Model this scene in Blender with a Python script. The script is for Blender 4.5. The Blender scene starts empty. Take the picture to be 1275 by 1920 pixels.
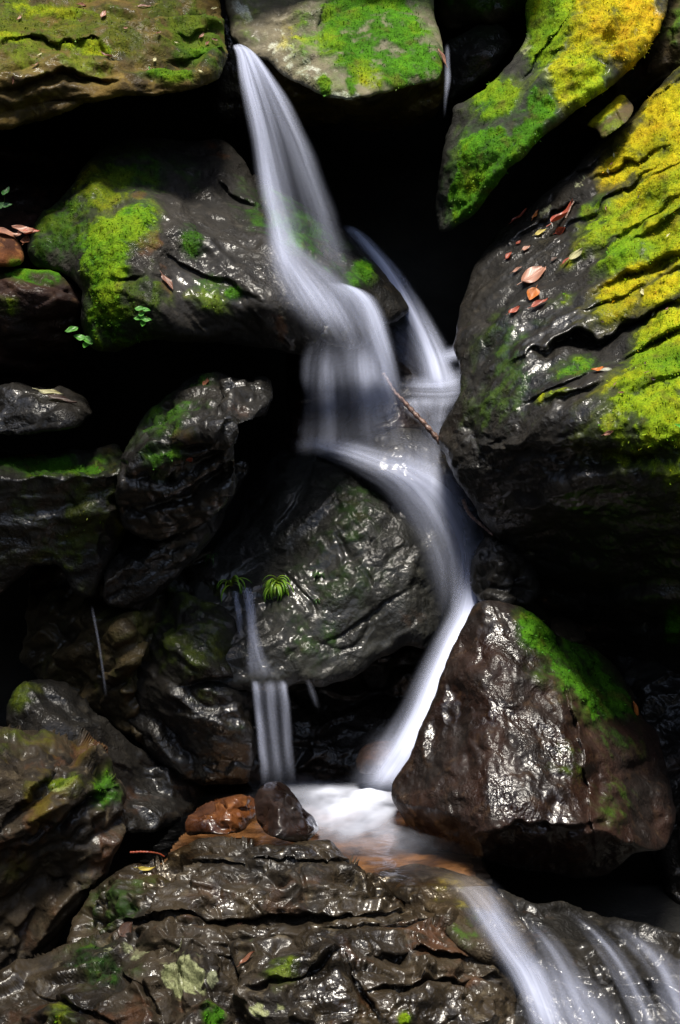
import bpy, math, random
import numpy as np
from mathutils import Vector, Matrix

# ------------------------------------------------------------------ camera, sky, sun, exposure
scene = bpy.context.scene
COL = scene.collection
CAMY, CAMZ = -4.0, 1.25
F = 1920 * 50 / 36.0                      # focal length in photo pixels
cam_d = bpy.data.cameras.new("camera")
cam_d.sensor_fit = 'VERTICAL'; cam_d.sensor_height = 36; cam_d.lens = 50
cam_d.clip_start = 0.05; cam_d.clip_end = 500
cam = bpy.data.objects.new("camera", cam_d); COL.objects.link(cam)
cam.location = (0, CAMY, CAMZ); cam.rotation_euler = (math.radians(90), 0, 0)
scene.camera = cam

SUN_EL, SUN_AZ = math.radians(70), math.radians(186)    # azimuth clockwise from +Y: high and behind the camera
world = bpy.data.worlds.new("World"); scene.world = world; world.use_nodes = True
wt = world.node_tree; wt.nodes.clear()
sky = wt.nodes.new('ShaderNodeTexSky'); sky.sky_type = 'NISHITA'; sky.sun_disc = False
sky.sun_elevation = SUN_EL; sky.sun_rotation = SUN_AZ; sky.air_density = 1.0; sky.dust_density = 2.5
bg = wt.nodes.new('ShaderNodeBackground'); bg.inputs['Strength'].default_value = 0.09
wo = wt.nodes.new('ShaderNodeOutputWorld')
wt.links.new(sky.outputs[0], bg.inputs[0]); wt.links.new(bg.outputs[0], wo.inputs[0])
sun_d = bpy.data.lights.new("sun", 'SUN'); sun_d.energy = 3.6; sun_d.angle = math.radians(15); sun_d.color = (1, 0.94, 0.83)
sun = bpy.data.objects.new("sun", sun_d); COL.objects.link(sun)
sv = Vector((math.sin(SUN_AZ)*math.cos(SUN_EL), math.cos(SUN_AZ)*math.cos(SUN_EL), math.sin(SUN_EL)))
sun.rotation_euler = sv.to_track_quat('Z', 'Y').to_euler(); sun.location = (0, 0, 12)
scene.view_settings.view_transform = 'Standard'; scene.view_settings.look = 'None'
scene.view_settings.exposure = 1.0; scene.view_settings.gamma = 1
scene.render.engine = 'CYCLES'
cy = scene.cycles
cy.use_denoising = True; cy.use_adaptive_sampling = False; cy.max_bounces = 6; cy.diffuse_bounces = 4; cy.glossy_bounces = 2
cy.transmission_bounces = 4; cy.transparent_max_bounces = 24
cy.caustics_reflective = False; cy.caustics_refractive = False; cy.sample_clamp_indirect = 4

# ------------------------------------------------------------------ numeric helpers
rng0 = np.random.default_rng(7)
PERM = np.concatenate([rng0.permutation(256)]*3).astype(np.int32)
GR = rng0.normal(size=(256, 3)).astype(np.float32); GR /= np.linalg.norm(GR, axis=1)[:, None]
JIT = rng0.random((256, 3)).astype(np.float32)
TILT = rng0.normal(size=(256, 3)).astype(np.float32)

def perlin(p):
    p = np.asarray(p, np.float32)
    i = np.floor(p).astype(np.int32); f = p - i
    w = f*f*f*(f*(f*6-15)+10); i &= 255
    out = np.zeros(len(p), np.float32)
    for dx in (0, 1):
        ax = PERM[i[:, 0]+dx]; wx = w[:, 0] if dx else 1-w[:, 0]
        for dy in (0, 1):
            ay = PERM[ax+i[:, 1]+dy]; wy = w[:, 1] if dy else 1-w[:, 1]
            for dz in (0, 1):
                h = PERM[ay+i[:, 2]+dz]; g = GR[h]; wz = w[:, 2] if dz else 1-w[:, 2]
                out += wx*wy*wz*(g[:, 0]*(f[:, 0]-dx)+g[:, 1]*(f[:, 1]-dy)+g[:, 2]*(f[:, 2]-dz))
    return out*1.6

def fbm(p, freq, octs=4, gain=0.5, seed=0.0):
    p = np.asarray(p, np.float32)*freq + np.float32(seed*17.13+3.7)
    a, s, out = 1.0, 0.0, np.zeros(len(p), np.float32)
    for k in range(octs):
        out += a*perlin(p); s += a; a *= gain; p = p*2.03 + 11.7
    return out/s

def ridged(p, freq, octs=3, seed=0.0):
    p = np.asarray(p, np.float32)*freq + np.float32(seed*13.7+1.3)
    a, s, out = 1.0, 0.0, np.zeros(len(p), np.float32)
    for k in range(octs):
        out += a*(1-np.abs(perlin(p))*2); s += a; a *= 0.5; p = p*2.1 + 5.1
    return out/s

def cells(p, freq, seed=0.0):
    """angular chips: every cell is a tilted plane; returns (height, distance to the crack between cells)"""
    q = np.asarray(p, np.float32)*freq + np.float32(seed*7.9+2.2)
    ci = np.floor(q).astype(np.int32)
    d1 = np.full(len(q), 9, np.float32); d2 = d1.copy(); hv = np.zeros(len(q), np.float32); hs = hv.copy()
    for dx in (-1, 0, 1):
        for dy in (-1, 0, 1):
            for dz in (-1, 0, 1):
                c = ci + np.array([dx, dy, dz], np.int32); m = c & 255
                h = PERM[PERM[PERM[m[:, 0]]+m[:, 1]]+m[:, 2]]
                v = q - (c + JIT[h]); d = np.sqrt((v*v).sum(1))
                val = (v*TILT[h]).sum(1)*0.5 + TILT[(h+31) & 255, 0]*0.25
                closer = d < d1
                second = (~closer) & (d < d2)
                hs = np.where(closer, hv, np.where(second, val, hs)); d2 = np.where(closer, d1, np.where(second, d, d2))
                hv = np.where(closer, val, hv); d1 = np.where(closer, d, d1)
    w = 0.5+0.5*sstep(0, 0.13, d2-d1)
    return hv*w+hs*(1-w), d2-d1

def sstep(a, b, x):
    t = np.clip((x-a)/(b-a), 0, 1); return t*t*(3-2*t)

def W(px, py, d):
    px, py, d = np.broadcast_arrays(np.asarray(px, float), np.asarray(py, float), np.asarray(d, float))
    return np.stack([(px-637.5)/F*d, CAMY+d, CAMZ+(960-py)/F*d], -1)

def P2D(w):
    d = w[:, 1]-CAMY
    return np.stack([637.5+w[:, 0]/d*F, 960-(w[:, 2]-CAMZ)/d*F], -1)

def rbf(ctrl):
    c = np.array(ctrl, float); xy = c[:, :2]/500; n = len(c)
    def ker(r2): return 0.5*r2*np.log(r2+1e-9)
    r2 = ((xy[:, None]-xy[None])**2).sum(-1)
    A = np.zeros((n+3, n+3)); A[:n, :n] = ker(r2)+np.eye(n)*0.02
    A[:n, n] = 1; A[:n, n+1:] = xy; A[n, :n] = 1; A[n+1:, :n] = xy.T
    sol = np.linalg.solve(A, np.concatenate([c[:, 2], np.zeros(3)]))
    def f(x, y):
        sh = x.shape; q = np.stack([x.ravel(), y.ravel()], 1)/500; out = np.zeros(len(q))
        for k in range(0, len(q), 40000):
            b = q[k:k+40000]
            out[k:k+40000] = ker(((b[:, None]-xy[None])**2).sum(-1))@sol[:n] + sol[n] + b@sol[n+1:]
        return out.reshape(sh)
    return f

def poly_dense(poly, amp, seed, spacing=7.0):
    P = np.array(poly, float); Q = np.roll(P, -1, 0); pts = []
    for a, b in zip(P, Q):
        n = max(1, int(np.linalg.norm(b-a)/spacing))
        for k in range(n): pts.append(a+(b-a)*k/n)
    pts = np.array(pts)
    for it in range(2): pts = 0.25*np.roll(pts, 1, 0)+0.5*pts+0.25*np.roll(pts, -1, 0)
    p3 = np.concatenate([pts/60.0, np.full((len(pts), 1), seed*3.3)], 1)
    off = np.stack([fbm(p3, 1.0, 4, 0.55, seed), fbm(p3, 1.0, 4, 0.55, seed+9)], 1)
    return pts+off*amp*2.2

def seg_dist(px, py, P):
    """distance, nearest point and inside flag of points to a closed polygon"""
    Q = np.roll(P, -1, 0); n = len(px)
    best = np.full(n, 1e18); nx = np.zeros(n); ny = np.zeros(n); ins = np.zeros(n, bool)
    for (ax, ay), (bx, by) in zip(P, Q):
        ex, ey = bx-ax, by-ay; L = ex*ex+ey*ey+1e-12
        t = np.clip(((px-ax)*ex+(py-ay)*ey)/L, 0, 1)
        qx, qy = ax+t*ex, ay+t*ey; d = (px-qx)**2+(py-qy)**2
        m = d < best; best[m] = d[m]; nx[m] = qx[m]; ny[m] = qy[m]
        if ay != by:
            cr = ((ay > py) != (by > py)) & (px < ex*(py-ay)/(by-ay)+ax); ins ^= cr
    return np.sqrt(best), nx, ny, ins

# ------------------------------------------------------------------ mesh and tag helpers
def mesh_obj(name, verts, faces, mat=None, parent=None, smooth=True, attrs=None):
    me = bpy.data.meshes.new(name)
    verts = np.asarray(verts, np.float32)
    if isinstance(faces, np.ndarray):
        k = faces.shape[1]; nf = len(faces)
        me.vertices.add(len(verts)); me.vertices.foreach_set('co', verts.ravel())
        me.loops.add(nf*k); me.loops.foreach_set('vertex_index', faces.astype(np.int32).ravel())
        me.polygons.add(nf); me.polygons.foreach_set('loop_start', np.arange(0, nf*k, k, dtype=np.int32))
        me.update(calc_edges=True)
    else:
        me.from_pydata([tuple(v) for v in verts], [], [tuple(f) for f in faces]); me.update()
    me.polygons.foreach_set('use_smooth', np.full(len(me.polygons), smooth)); me.validate()
    for nm, (ty, arr) in (attrs or {}).items():
        a = me.attributes.new(nm, ty, 'POINT')
        key = {'FLOAT': 'value', 'FLOAT_VECTOR': 'vector', 'FLOAT_COLOR': 'color'}[ty]
        a.data.foreach_set(key, np.asarray(arr, np.float32).ravel())
    if mat: me.materials.append(mat)
    o = bpy.data.objects.new(name, me); COL.objects.link(o)
    if parent: o.parent = parent
    return o

def tag(o, label=None, cat=None, group=None, kind=None):
    if label: o['label'] = label
    if cat: o['category'] = cat
    if group: o['group'] = group
    if kind: o['kind'] = kind
    return o

# ------------------------------------------------------------------ materials
class NT:
    def __init__(s, name):
        s.m = bpy.data.materials.new(name); s.m.use_nodes = True; s.t = s.m.node_tree; s.t.nodes.clear()
        s.out = s.t.nodes.new('ShaderNodeOutputMaterial')
    def n(s, ty, **kw):
        nd = s.t.nodes.new(ty)
        for k, v in kw.items():
            if k.startswith('_'): setattr(nd, k[1:], v)
        for k, v in kw.items():
            if k.startswith('_'): continue
            key = int(k[1:]) if (k[0] == 'i' and k[1:].isdigit()) else k.replace('__', ' ')
            if isinstance(v, bpy.types.NodeSocket): s.t.links.new(v, nd.inputs[key])
            else: nd.inputs[key].default_value = v
        return nd
    def attr(s, name, out='Color'): return s.n('ShaderNodeAttribute', _attribute_name=name).outputs[out]
    def math(s, op, a, b=0.0, c=None, clamp=False):
        kw = {'i0': a, 'i1': b}
        if c is not None: kw['i2'] = c
        return s.n('ShaderNodeMath', _operation=op, _use_clamp=clamp, **kw).outputs[0]
    def mix(s, f, a, b):
        nd = s.t.nodes.new('ShaderNodeMix'); nd.data_type = 'RGBA'
        for sk, v in ((nd.inputs[0], f), (nd.inputs[6], a), (nd.inputs[7], b)):
            if isinstance(v, bpy.types.NodeSocket): s.t.links.new(v, sk)
            else: sk.default_value = v if isinstance(v, float) else (*v, 1) if len(v) == 3 else v
        return nd.outputs[2]
    def noise(s, vec, scale, detail=4, rough=0.55, dist=0.0, out=0):
        return s.n('ShaderNodeTexNoise', Vector=vec, Scale=scale, Detail=detail, Roughness=rough, Distortion=dist).outputs[out]
    def ramp(s, f, lo, hi):
        return s.n('ShaderNodeMapRange', _interpolation_type='SMOOTHSTEP', Value=f, From__Min=lo, From__Max=hi).outputs[0]
    def link(s, a, b): s.t.links.new(a, b)

def rock_mat(name, dark, mid, light, rust=(0.12, 0.045, 0.014), bump=1.0, grain=150, rough=0.5, wetness=1.0):
    g = NT(name); co = g.n('ShaderNodeTexCoord').outputs['Object']
    sep = g.n('ShaderNodeSeparateColor', Color=g.attr('cover'))
    moss, lich, rus = sep.outputs[0], sep.outputs[1], sep.outputs[2]
    wet = g.math('MULTIPLY', g.attr('cover', 'Alpha'), wetness)
    n1 = g.noise(co, 5.5, 6, 0.62, 0.4); n2 = g.noise(co, 24, 5, 0.65); n3 = g.noise(co, grain*1.5, 4, 0.65)
    c = g.mix(g.ramp(n1, 0.36, 0.66), dark, mid)
    c = g.mix(g.math('MULTIPLY', g.ramp(n2, 0.52, 0.74), 0.75), c, light)
    c = g.mix(g.math('MULTIPLY', g.ramp(n3, 0.55, 0.8), 0.45), c, tuple(x*0.4 for x in dark))
    rn = g.math('ADD', rus, g.math('MULTIPLY', g.math('SUBTRACT', n2, 0.5), 0.9))
    c = g.mix(g.math('MULTIPLY', g.math('MULTIPLY', g.ramp(rn, 0.2, 0.95), g.ramp(rus, 0.02, 0.4)), 0.75), c, g.mix(n3, tuple(x*0.35 for x in rust), rust))
    lc = g.mix(g.attr('mosscol', 'Alpha'), (0.52, 0.53, 0.46), (0.26, 0.29, 0.075))
    lc = g.mix(g.math('MULTIPLY', g.ramp(n3, 0.42, 0.66), 0.7), lc, (0.10, 0.10, 0.05))
    c = g.mix(g.math('MULTIPLY', lich, g.math('SUBTRACT', 1.0, g.math('MULTIPLY', g.ramp(n2, 0.5, 0.68), 0.7))), c, lc)
    mc = g.mix(g.ramp(n3, 0.3, 0.7), g.attr('mosscol'), g.mix(0.65, g.attr('mosscol'), (0.008, 0.012, 0.002)))
    c = g.mix(moss, c, mc)
    wetd = g.math('MULTIPLY', wet, g.math('SUBTRACT', 1.0, moss))
    c = g.mix(g.math('MULTIPLY', wetd, 0.35), c, (0.004, 0.004, 0.004))
    n4 = g.noise(co, 3.2, 5, 0.6, 0.8)
    wetd = g.math('MULTIPLY', wetd, g.math('ADD', 0.22, g.math('MULTIPLY', g.ramp(n4, 0.40, 0.62), 0.78)))
    r = g.math('SUBTRACT', 0.85, g.math('MULTIPLY', wetd, 0.85-rough))
    r = g.math('ADD', r, g.math('MULTIPLY', g.math('SUBTRACT', n2, 0.5), 0.25), clamp=True)
    # bump: grain, pits and fine wrinkles
    wr = g.noise(co, grain*0.42, 3, 0.5, 0.9)                      # wrinkles 1 to 2 cm across
    gr = g.noise(co, grain*0.75, 2, 0.5, 0.2)                      # grain
    vary = g.math('ADD', 0.30, g.math('MULTIPLY', g.ramp(g.noise(co, 4.3, 3, 0.6, 1.2), 0.36, 0.62), 0.85))
    h = g.math('MULTIPLY', vary, g.math('ADD', g.math('MULTIPLY', wr, 1.0), g.math('MULTIPLY', gr, 0.7)))
    b = g.n('ShaderNodeBump', Strength=0.8*bump, Distance=0.006, Height=h)
    b2 = g.n('ShaderNodeBump', Strength=0.55*bump, Distance=0.006, Height=h)
    p = g.n('ShaderNodeBsdfPrincipled', Base__Color=c, Roughness=r, Normal=b.outputs[0])
    g.link(g.math('MULTIPLY', wetd, 0.9), p.inputs['Coat Weight'])
    g.link(g.math('ADD', 0.08, g.math('MULTIPLY', g.ramp(g.noise(co, 7.0, 4, 0.65, 0.6), 0.38, 0.64), 0.24)), p.inputs['Coat Roughness']); p.inputs['Coat IOR'].default_value = 1.55
    g.link(b2.outputs[0], p.inputs['Coat Normal'])
    g.link(g.math('SUBTRACT', 0.22, g.math('MULTIPLY', moss, 0.15)), p.inputs['Specular IOR Level'])
    g.link(p.outputs[0], g.out.inputs[0]); return g.m

M_DARK = rock_mat('dark_wet_rock', (0.005, 0.0042, 0.003), (0.015, 0.012, 0.008), (0.046, 0.038, 0.026))
M_GREY = rock_mat('grey_wet_rock', (0.010, 0.010, 0.0085), (0.026, 0.026, 0.021), (0.060, 0.058, 0.048), grain=125, bump=0.9, wetness=0.7)
M_GOLD = rock_mat('golden_brown_rock', (0.020, 0.013, 0.003), (0.115, 0.072, 0.011), (0.22, 0.155, 0.034), rough=0.6, grain=120)
M_ROUGH = rock_mat('rough_black_rock', (0.006, 0.005, 0.004), (0.020, 0.017, 0.013), (0.055, 0.047, 0.038), bump=1.4, grain=110, wetness=0.5)
M_BROWN = rock_mat('brown_wet_rock', (0.008, 0.0036, 0.002), (0.030, 0.0105, 0.005), (0.066, 0.034, 0.014), rough=0.36, grain=155, bump=1.05)
M_DRY = rock_mat('dry_tan_rock', (0.09, 0.078, 0.052), (0.19, 0.165, 0.105), (0.32, 0.29, 0.21), grain=130, rough=0.6)
M_MOSSROCK = rock_mat('mossy_brown_rock', (0.022, 0.015, 0.006), (0.075, 0.052, 0.018), (0.15, 0.105, 0.042), rough=0.5)
M_LEDGE = rock_mat('banded_ledge_rock', (0.010, 0.007, 0.004), (0.046, 0.032, 0.016), (0.125, 0.098, 0.058), rough=0.30, bump=1.0, grain=145, wetness=0.8)
M_GLOSS = rock_mat('glossy_black_brown_stone', (0.010, 0.004, 0.0025), (0.030, 0.011, 0.006), (0.055, 0.026, 0.015), rough=0.25, bump=0.4, grain=110, wetness=1.3)
M_ORANGE = rock_mat('orange_wet_rock', (0.04, 0.012, 0.004), (0.19, 0.060, 0.012), (0.34, 0.14, 0.04), rough=0.3, bump=0.6, grain=120)

def moss_blade_mat():
    g = NT('moss_leaves')
    c = g.attr('bladecol')
    d = g.n('ShaderNodeBsdfPrincipled', Base__Color=c, Roughness=0.6); d.inputs['Specular IOR Level'].default_value = 0.25
    t = g.n('ShaderNodeBsdfTranslucent', Color=c)
    mx = g.n('ShaderNodeMixShader', Fac=0.25, i1=d.outputs[0], i2=t.outputs[0])
    g.link(mx.outputs[0], g.out.inputs[0]); return g.m
M_MOSS = moss_blade_mat()

def water_mat():
    g = NT('silky_white_water')
    dens = g.attr('dens', 'Fac'); fl = g.attr('flow', 'Vector')
    s1 = g.noise(g.n('ShaderNodeMapping', Vector=fl, Scale=(95, 1.6, 1)).outputs[0], 1.0, 3, 0.6)
    s2 = g.noise(g.n('ShaderNodeMapping', Vector=fl, Scale=(17, 0.8, 1)).outputs[0], 1.0, 3, 0.55)
    st = g.math('ADD', g.math('MULTIPLY', g.math('SUBTRACT', s1, 0.5), 1.0), g.math('MULTIPLY', g.math('SUBTRACT', s2, 0.5), 2.6))
    a = g.math('MULTIPLY', dens, g.math('MAXIMUM', 0.08, g.math('ADD', 1.0, st)), clamp=True)
    col = (0.69, 0.745, 0.96, 1)
    nrm = g.n('ShaderNodeVectorMath', _operation='ADD', i0=g.n('ShaderNodeNewGeometry').outputs['Normal'], i1=(0, 0, 0.9)).outputs[0]
    nrm = g.n('ShaderNodeVectorMath', _operation='NORMALIZE', i0=nrm).outputs[0]
    d = g.n('ShaderNodeBsdfDiffuse', Color=col, Normal=nrm)
    tl = g.n('ShaderNodeBsdfTranslucent', Color=col)
    w = g.n('ShaderNodeMixShader', Fac=0.3, i1=d.outputs[0], i2=tl.outputs[0])
    mx = g.n('ShaderNodeMixShader', Fac=a, i1=g.n('ShaderNodeBsdfTransparent').outputs[0], i2=w.outputs[0])
    g.link(mx.outputs[0], g.out.inputs[0]); return g.m
M_WATER = water_mat()

def pool_mat():
    g = NT('clear_and_foaming_water')
    co = g.n('ShaderNodeTexCoord').outputs['Object']
    dens = g.attr('dens', 'Fac')
    n = g.noise(g.n('ShaderNodeMapping', Vector=co, Scale=(1, 0.5, 1)).outputs[0], 7, 4, 0.55, 0.6)
    a = g.math('MULTIPLY', dens, g.math('ADD', 0.55, g.math('MULTIPLY', n, 0.9)), clamp=True)
    b = g.n('ShaderNodeBump', Strength=0.25, Distance=0.02, Height=g.noise(co, 14, 3, 0.5, 0.8))
    fr = g.n('ShaderNodeFresnel', IOR=1.33, Normal=b.outputs[0])
    gl = g.n('ShaderNodeBsdfGlossy', Roughness=0.12, Normal=b.outputs[0])
    tr = g.n('ShaderNodeBsdfTransparent', Color=(0.90, 0.82, 0.70, 1))
    clear = g.n('ShaderNodeMixShader', Fac=fr.outputs[0], i1=tr.outputs[0], i2=gl.outputs[0])
    d = g.n('ShaderNodeBsdfDiffuse', Color=(0.68, 0.72, 0.86, 1))
    mx = g.n('ShaderNodeMixShader', Fac=a, i1=clear.outputs[0], i2=d.outputs[0])
    g.link(mx.outputs[0], g.out.inputs[0]); return g.m
M_POOL = pool_mat()

def leaf_mat(name, col, rough=0.4, trans=0.15, vein=1.25):
    g = NT(name); co = g.attr('leafuv', 'Vector')
    n = g.noise(co, 3.0, 4); sx = g.n('ShaderNodeSeparateXYZ', Vector=co)
    ax = g.math('ABSOLUTE', sx.outputs[0])
    side = g.math('SINE', g.math('MULTIPLY', g.math('SUBTRACT', sx.outputs[1], g.math('MULTIPLY', ax, 0.5)), 55.0))
    veins = g.math('MAXIMUM', g.ramp(ax, 0.05, 0.0), g.math('MULTIPLY', g.ramp(side, 0.7, 1.0), 0.5))
    c = g.mix(g.ramp(n, 0.3, 0.7), tuple(x*0.6 for x in col), col)
    c = g.mix(g.math('MULTIPLY', veins, 0.6), c, tuple(min(1, x*vein+0.02) for x in col))
    b = g.n('ShaderNodeBump', Strength=0.4, Distance=0.002, Height=veins)
    d = g.n('ShaderNodeBsdfPrincipled', Base__Color=c, Roughness=rough, Normal=b.outputs[0])
    mx = g.n('ShaderNodeMixShader', Fac=trans, i1=d.outputs[0], i2=g.n('ShaderNodeBsdfTranslucent', Color=c).outputs[0])
    g.link(mx.outputs[0], g.out.inputs[0]); return g.m
LEAFM = {k: leaf_mat('leaf_'+k, c) for k, c in {
    'brown': (0.22, 0.085, 0.045), 'pink_brown': (0.42, 0.20, 0.13), 'red': (0.38, 0.07, 0.03), 'orange': (0.55, 0.17, 0.03),
    'yellow': (0.62, 0.50, 0.10), 'cream': (0.62, 0.58, 0.30), 'green': (0.10, 0.38, 0.03), 'dark_green': (0.03, 0.13, 0.02),
    'dull_brown': (0.08, 0.04, 0.025)}.items()}

def plain_mat(name, c1, c2, scale, rough, bump=0.4):
    g = NT(name); co = g.n('ShaderNodeTexCoord').outputs['Object']
    n = g.noise(co, scale, 6, 0.6, 0.3); c = g.mix(g.ramp(n, 0.35, 0.68), c1, c2)
    b = g.n('ShaderNodeBump', Strength=bump, Distance=0.02, Height=n)
    p = g.n('ShaderNodeBsdfPrincipled', Base__Color=c, Roughness=rough, Normal=b.outputs[0])
    g.link(p.outputs[0], g.out.inputs[0]); return g.m
M_BARK = plain_mat('wet_twig_bark', (0.05, 0.022, 0.014), (0.28, 0.17, 0.13), 90, 0.3)
M_GORGE = plain_mat('dark_gorge_side', (0.006, 0.006, 0.005), (0.022, 0.021, 0.015), 6, 0.75, 1.0)
M_BED = plain_mat('brown_stream_bed', (0.05, 0.024, 0.010), (0.25, 0.135, 0.065), 11, 0.4, 0.9)

# ------------------------------------------------------------------ rocks
HUES = np.array([(0.012, 0.040, 0.008), (0.060, 0.195, 0.006), (0.21, 0.31, 0.008), (0.47, 0.40, 0.008), (0.52, 0.28, 0.010)])
def hue_col(h):
    h = np.clip(h, 0, 3.999); i = np.floor(h).astype(int); t = (h-i)[:, None]
    return HUES[i]*(1-t)+HUES[i+1]*t

def plane(a, b, c):
    M = np.array([[a[0], a[1], 1], [b[0], b[1], 1], [c[0], c[1], 1]], float); k = np.linalg.solve(M, np.array([a[2], b[2], c[2]], float))
    return lambda x, y: k[0]*x+k[1]*y+k[2]

ROCKS = {}
def rock(name, key, label, poly, ctrl, mat, R=55, T=0.7, seed=1, amp=5, big=(0.035, 3.0), mid=(0.005, 13.0), fine=(0.0018, 60.0),
         chip=None, strata=None, grooves=(), bumps=(), paint=(), wet=1.0, step=3.0, blades=1.0, cat='boulder', nmoss=0.0, rim=1.0, crack=None, planes=None, soft=.012, mv=1.0):
    P = poly_dense(poly, amp, seed)
    x0, y0 = P.min(0)-step*2; x1, y1 = P.max(0)+step*2
    nx = int((x1-x0)/step)+2; ny = int((y1-y0)/step)+2
    X, Y = np.meshgrid(x0+np.arange(nx)*step, y0+np.arange(ny)*step)
    # coarse signed distance, refined near the outline
    cs = 12.0; cx = int((x1-x0)/cs)+3; cyn = int((y1-y0)/cs)+3
    CX, CY = np.meshgrid(x0+np.arange(cx)*cs, y0+np.arange(cyn)*cs)
    dd, _, _, ii = seg_dist(CX.ravel(), CY.ravel(), P)
    CD = np.where(ii, dd, -dd).reshape(CX.shape)
    fx = (X-x0)/cs; fy = (Y-y0)/cs; ix = fx.astype(int); iy = fy.astype(int); tx = fx-ix; ty = fy-iy
    S = (CD[iy, ix]*(1-tx)+CD[iy, ix+1]*tx)*(1-ty)+(CD[iy+1, ix]*(1-tx)+CD[iy+1, ix+1]*tx)*ty
    near = np.abs(S) < 18
    d_, nx_, ny_, in_ = seg_dist(X[near], Y[near], P)
    S[near] = np.where(in_, d_, -d_)
    NX, NY = X.copy(), Y.copy(); NX[near] = nx_; NY[near] = ny_
    inside = S > 0; snap = (~inside) & near & (S > -step*1.6)
    ok = inside | snap
    if planes:                                   # a convex cut stone: the farthest of its face planes, edges eased
        w3 = np.stack([X.ravel()/70, Y.ravel()/70, np.full(X.size, seed*1.1)], 1); Xw = X+26*fbm(w3, 1, 3, .5, seed).reshape(X.shape); Yw = Y+22*fbm(w3, 1, 3, .5, seed+2).reshape(X.shape)
        E = np.stack([plane(*p)(Xw, Yw) for p in planes]); mx = E.max(0)
        base = mx+soft*np.log(np.exp((E-mx)/soft).sum(0))
    else: base = rbf(ctrl)(X, Y)
    t = np.clip(S/R, 0, 1); Dr = rim*R/F*base
    D = base + Dr*(1-np.sqrt(np.clip(1-(1-t)**2, 0, 1)))
    wn = W(X, Y, D)
    for bx, by, rx, ry, an, am in bumps:
        a = math.radians(an); u = ((X-bx)*math.cos(a)+(Y-by)*math.sin(a))/rx; v = (-(X-bx)*math.sin(a)+(Y-by)*math.cos(a))/ry
        D -= am*np.exp(-(u*u+v*v))
    for line, wd, am in grooves:
        L = np.array(line, float)
        wob = fbm(np.stack([X.ravel()/45, Y.ravel()/45, np.full(X.size, seed*1.7)], 1), 1.0, 3).reshape(X.shape)*wd*0.9
        bestd = np.full(X.shape, 1e9); sgn = np.zeros(X.shape); tt = np.zeros(X.shape)
        tot = np.linalg.norm(np.diff(L, axis=0), axis=1).sum(); acc = 0
        for (ax, ay), (bx, by) in zip(L[:-1], L[1:]):
            ex, ey = bx-ax, by-ay; ll = math.hypot(ex, ey)
            q = np.clip(((X-ax)*ex+(Y-ay)*ey)/ll**2, 0, 1)
            dq = np.hypot(X-ax-q*ex, Y-ay-q*ey); m = dq < bestd
            s = (-(X-ax)*ey+(Y-ay)*ex)/ll
            if ex < 0: s = -s
            bestd = np.where(m, dq, bestd); sgn = np.where(m, s, sgn); tt = np.where(m, (acc+q*ll)/tot, tt); acc += ll
        s = np.where(sgn >= 0, bestd, -bestd)+wob
        prof = np.where(s > 0, np.exp(-(s/wd)**2), np.exp(-(s/(wd*0.22))**2))
        D += am*prof*np.sin(np.pi*np.clip(tt*0.94+0.03, 0, 1))**0.6
    wb = W(X, Y, D)
    du = np.gradient(wn, axis=1); dv = np.gradient(wn, axis=0)
    N = np.cross(du, dv); N /= np.linalg.norm(N, axis=-1)[..., None]+1e-12
    N = np.where((N[..., 1:2] > 0), -N, N)
    N[..., 1] -= 0.45; N /= np.linalg.norm(N, axis=-1)[..., None]
    XS = np.where(snap, NX, X); YS = np.where(snap, NY, Y)
    pos = W(XS, YS, D)[ok]; N = N[ok]
    px, py = XS[ok], YS[ok]; Sk = np.clip(S[ok], 0, None)
    p32 = pos.astype(np.float32)
    disp = big[0]*fbm(p32, big[1], 3, 0.5, seed)
    if strata:
        ang, fr, sa = strata; a = math.radians(ang)
        sd = np.array([-math.sin(a), -0.25, math.cos(a)])      # across the bedding
        al = np.array([math.cos(a), 0.1, math.sin(a)])
        q = (p32@sd)*fr + 0.9*fbm(p32, 2.2, 3, 0.5, seed+4)
        fq = q-np.floor(q)
        saw = np.where(fq < 0.82, fq/0.82, (1-fq)/0.18)
        gate = 0.35+0.65*sstep(-0.25, 0.3, fbm(p32, 3.0, 2, 0.5, seed+8))
        disp += sa*(saw-0.5)*gate
        pa = np.stack([p32@al*0.28, p32@sd, p32[:, 1]*0.6], 1)
        disp += sa*0.55*fbm(pa, 16, 4, 0.55, seed+6)
    if chip:
        sc_ = math.radians(strata[0]) if strata else 0.3
        pc = np.stack([(p32[:, 0]*math.cos(sc_)+p32[:, 2]*math.sin(sc_))*0.55, -p32[:, 0]*math.sin(sc_)+p32[:, 2]*math.cos(sc_), p32[:, 1]*0.8], 1)
        pc = pc+0.012*np.stack([fbm(p32, 9, 3, 0.5, seed+k) for k in (1, 2, 3)], 1)
        hv, ed = cells(pc, chip[0], seed)
        disp += chip[1]*hv
        hv2, ed2 = cells(pc, chip[0]*2.7, seed+3)
        disp += chip[1]*0.33*hv2
    if crack:
        r = ridged(p32, crack[0], 2, seed+2); disp -= crack[1]*sstep(0.78, 0.98, r)
    sa_ = math.radians(strata[0]) if strata else 0.4
    aa = np.array([math.cos(sa_), 0.15, math.sin(sa_)]); bb = np.array([-math.sin(sa_), 0, math.cos(sa_)])
    q3 = np.stack([p32@aa*0.5, p32@bb, p32[:, 1]*0.8], 1)
    disp += mid[0]*0.7*(0.35-np.abs(fbm(q3, mid[1]*0.8, 3, 0.55, seed+1)))
    hv3, ed3 = cells(q3, mid[1]*1.7, seed+11); disp += mid[0]*0.7*hv3
    disp += mid[0]*0.3*fbm(p32, mid[1]*1.3, 4, 0.6, seed+3)
    disp += fine[0]*fbm(p32, fine[1], 3, 0.6, seed+5)
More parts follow.
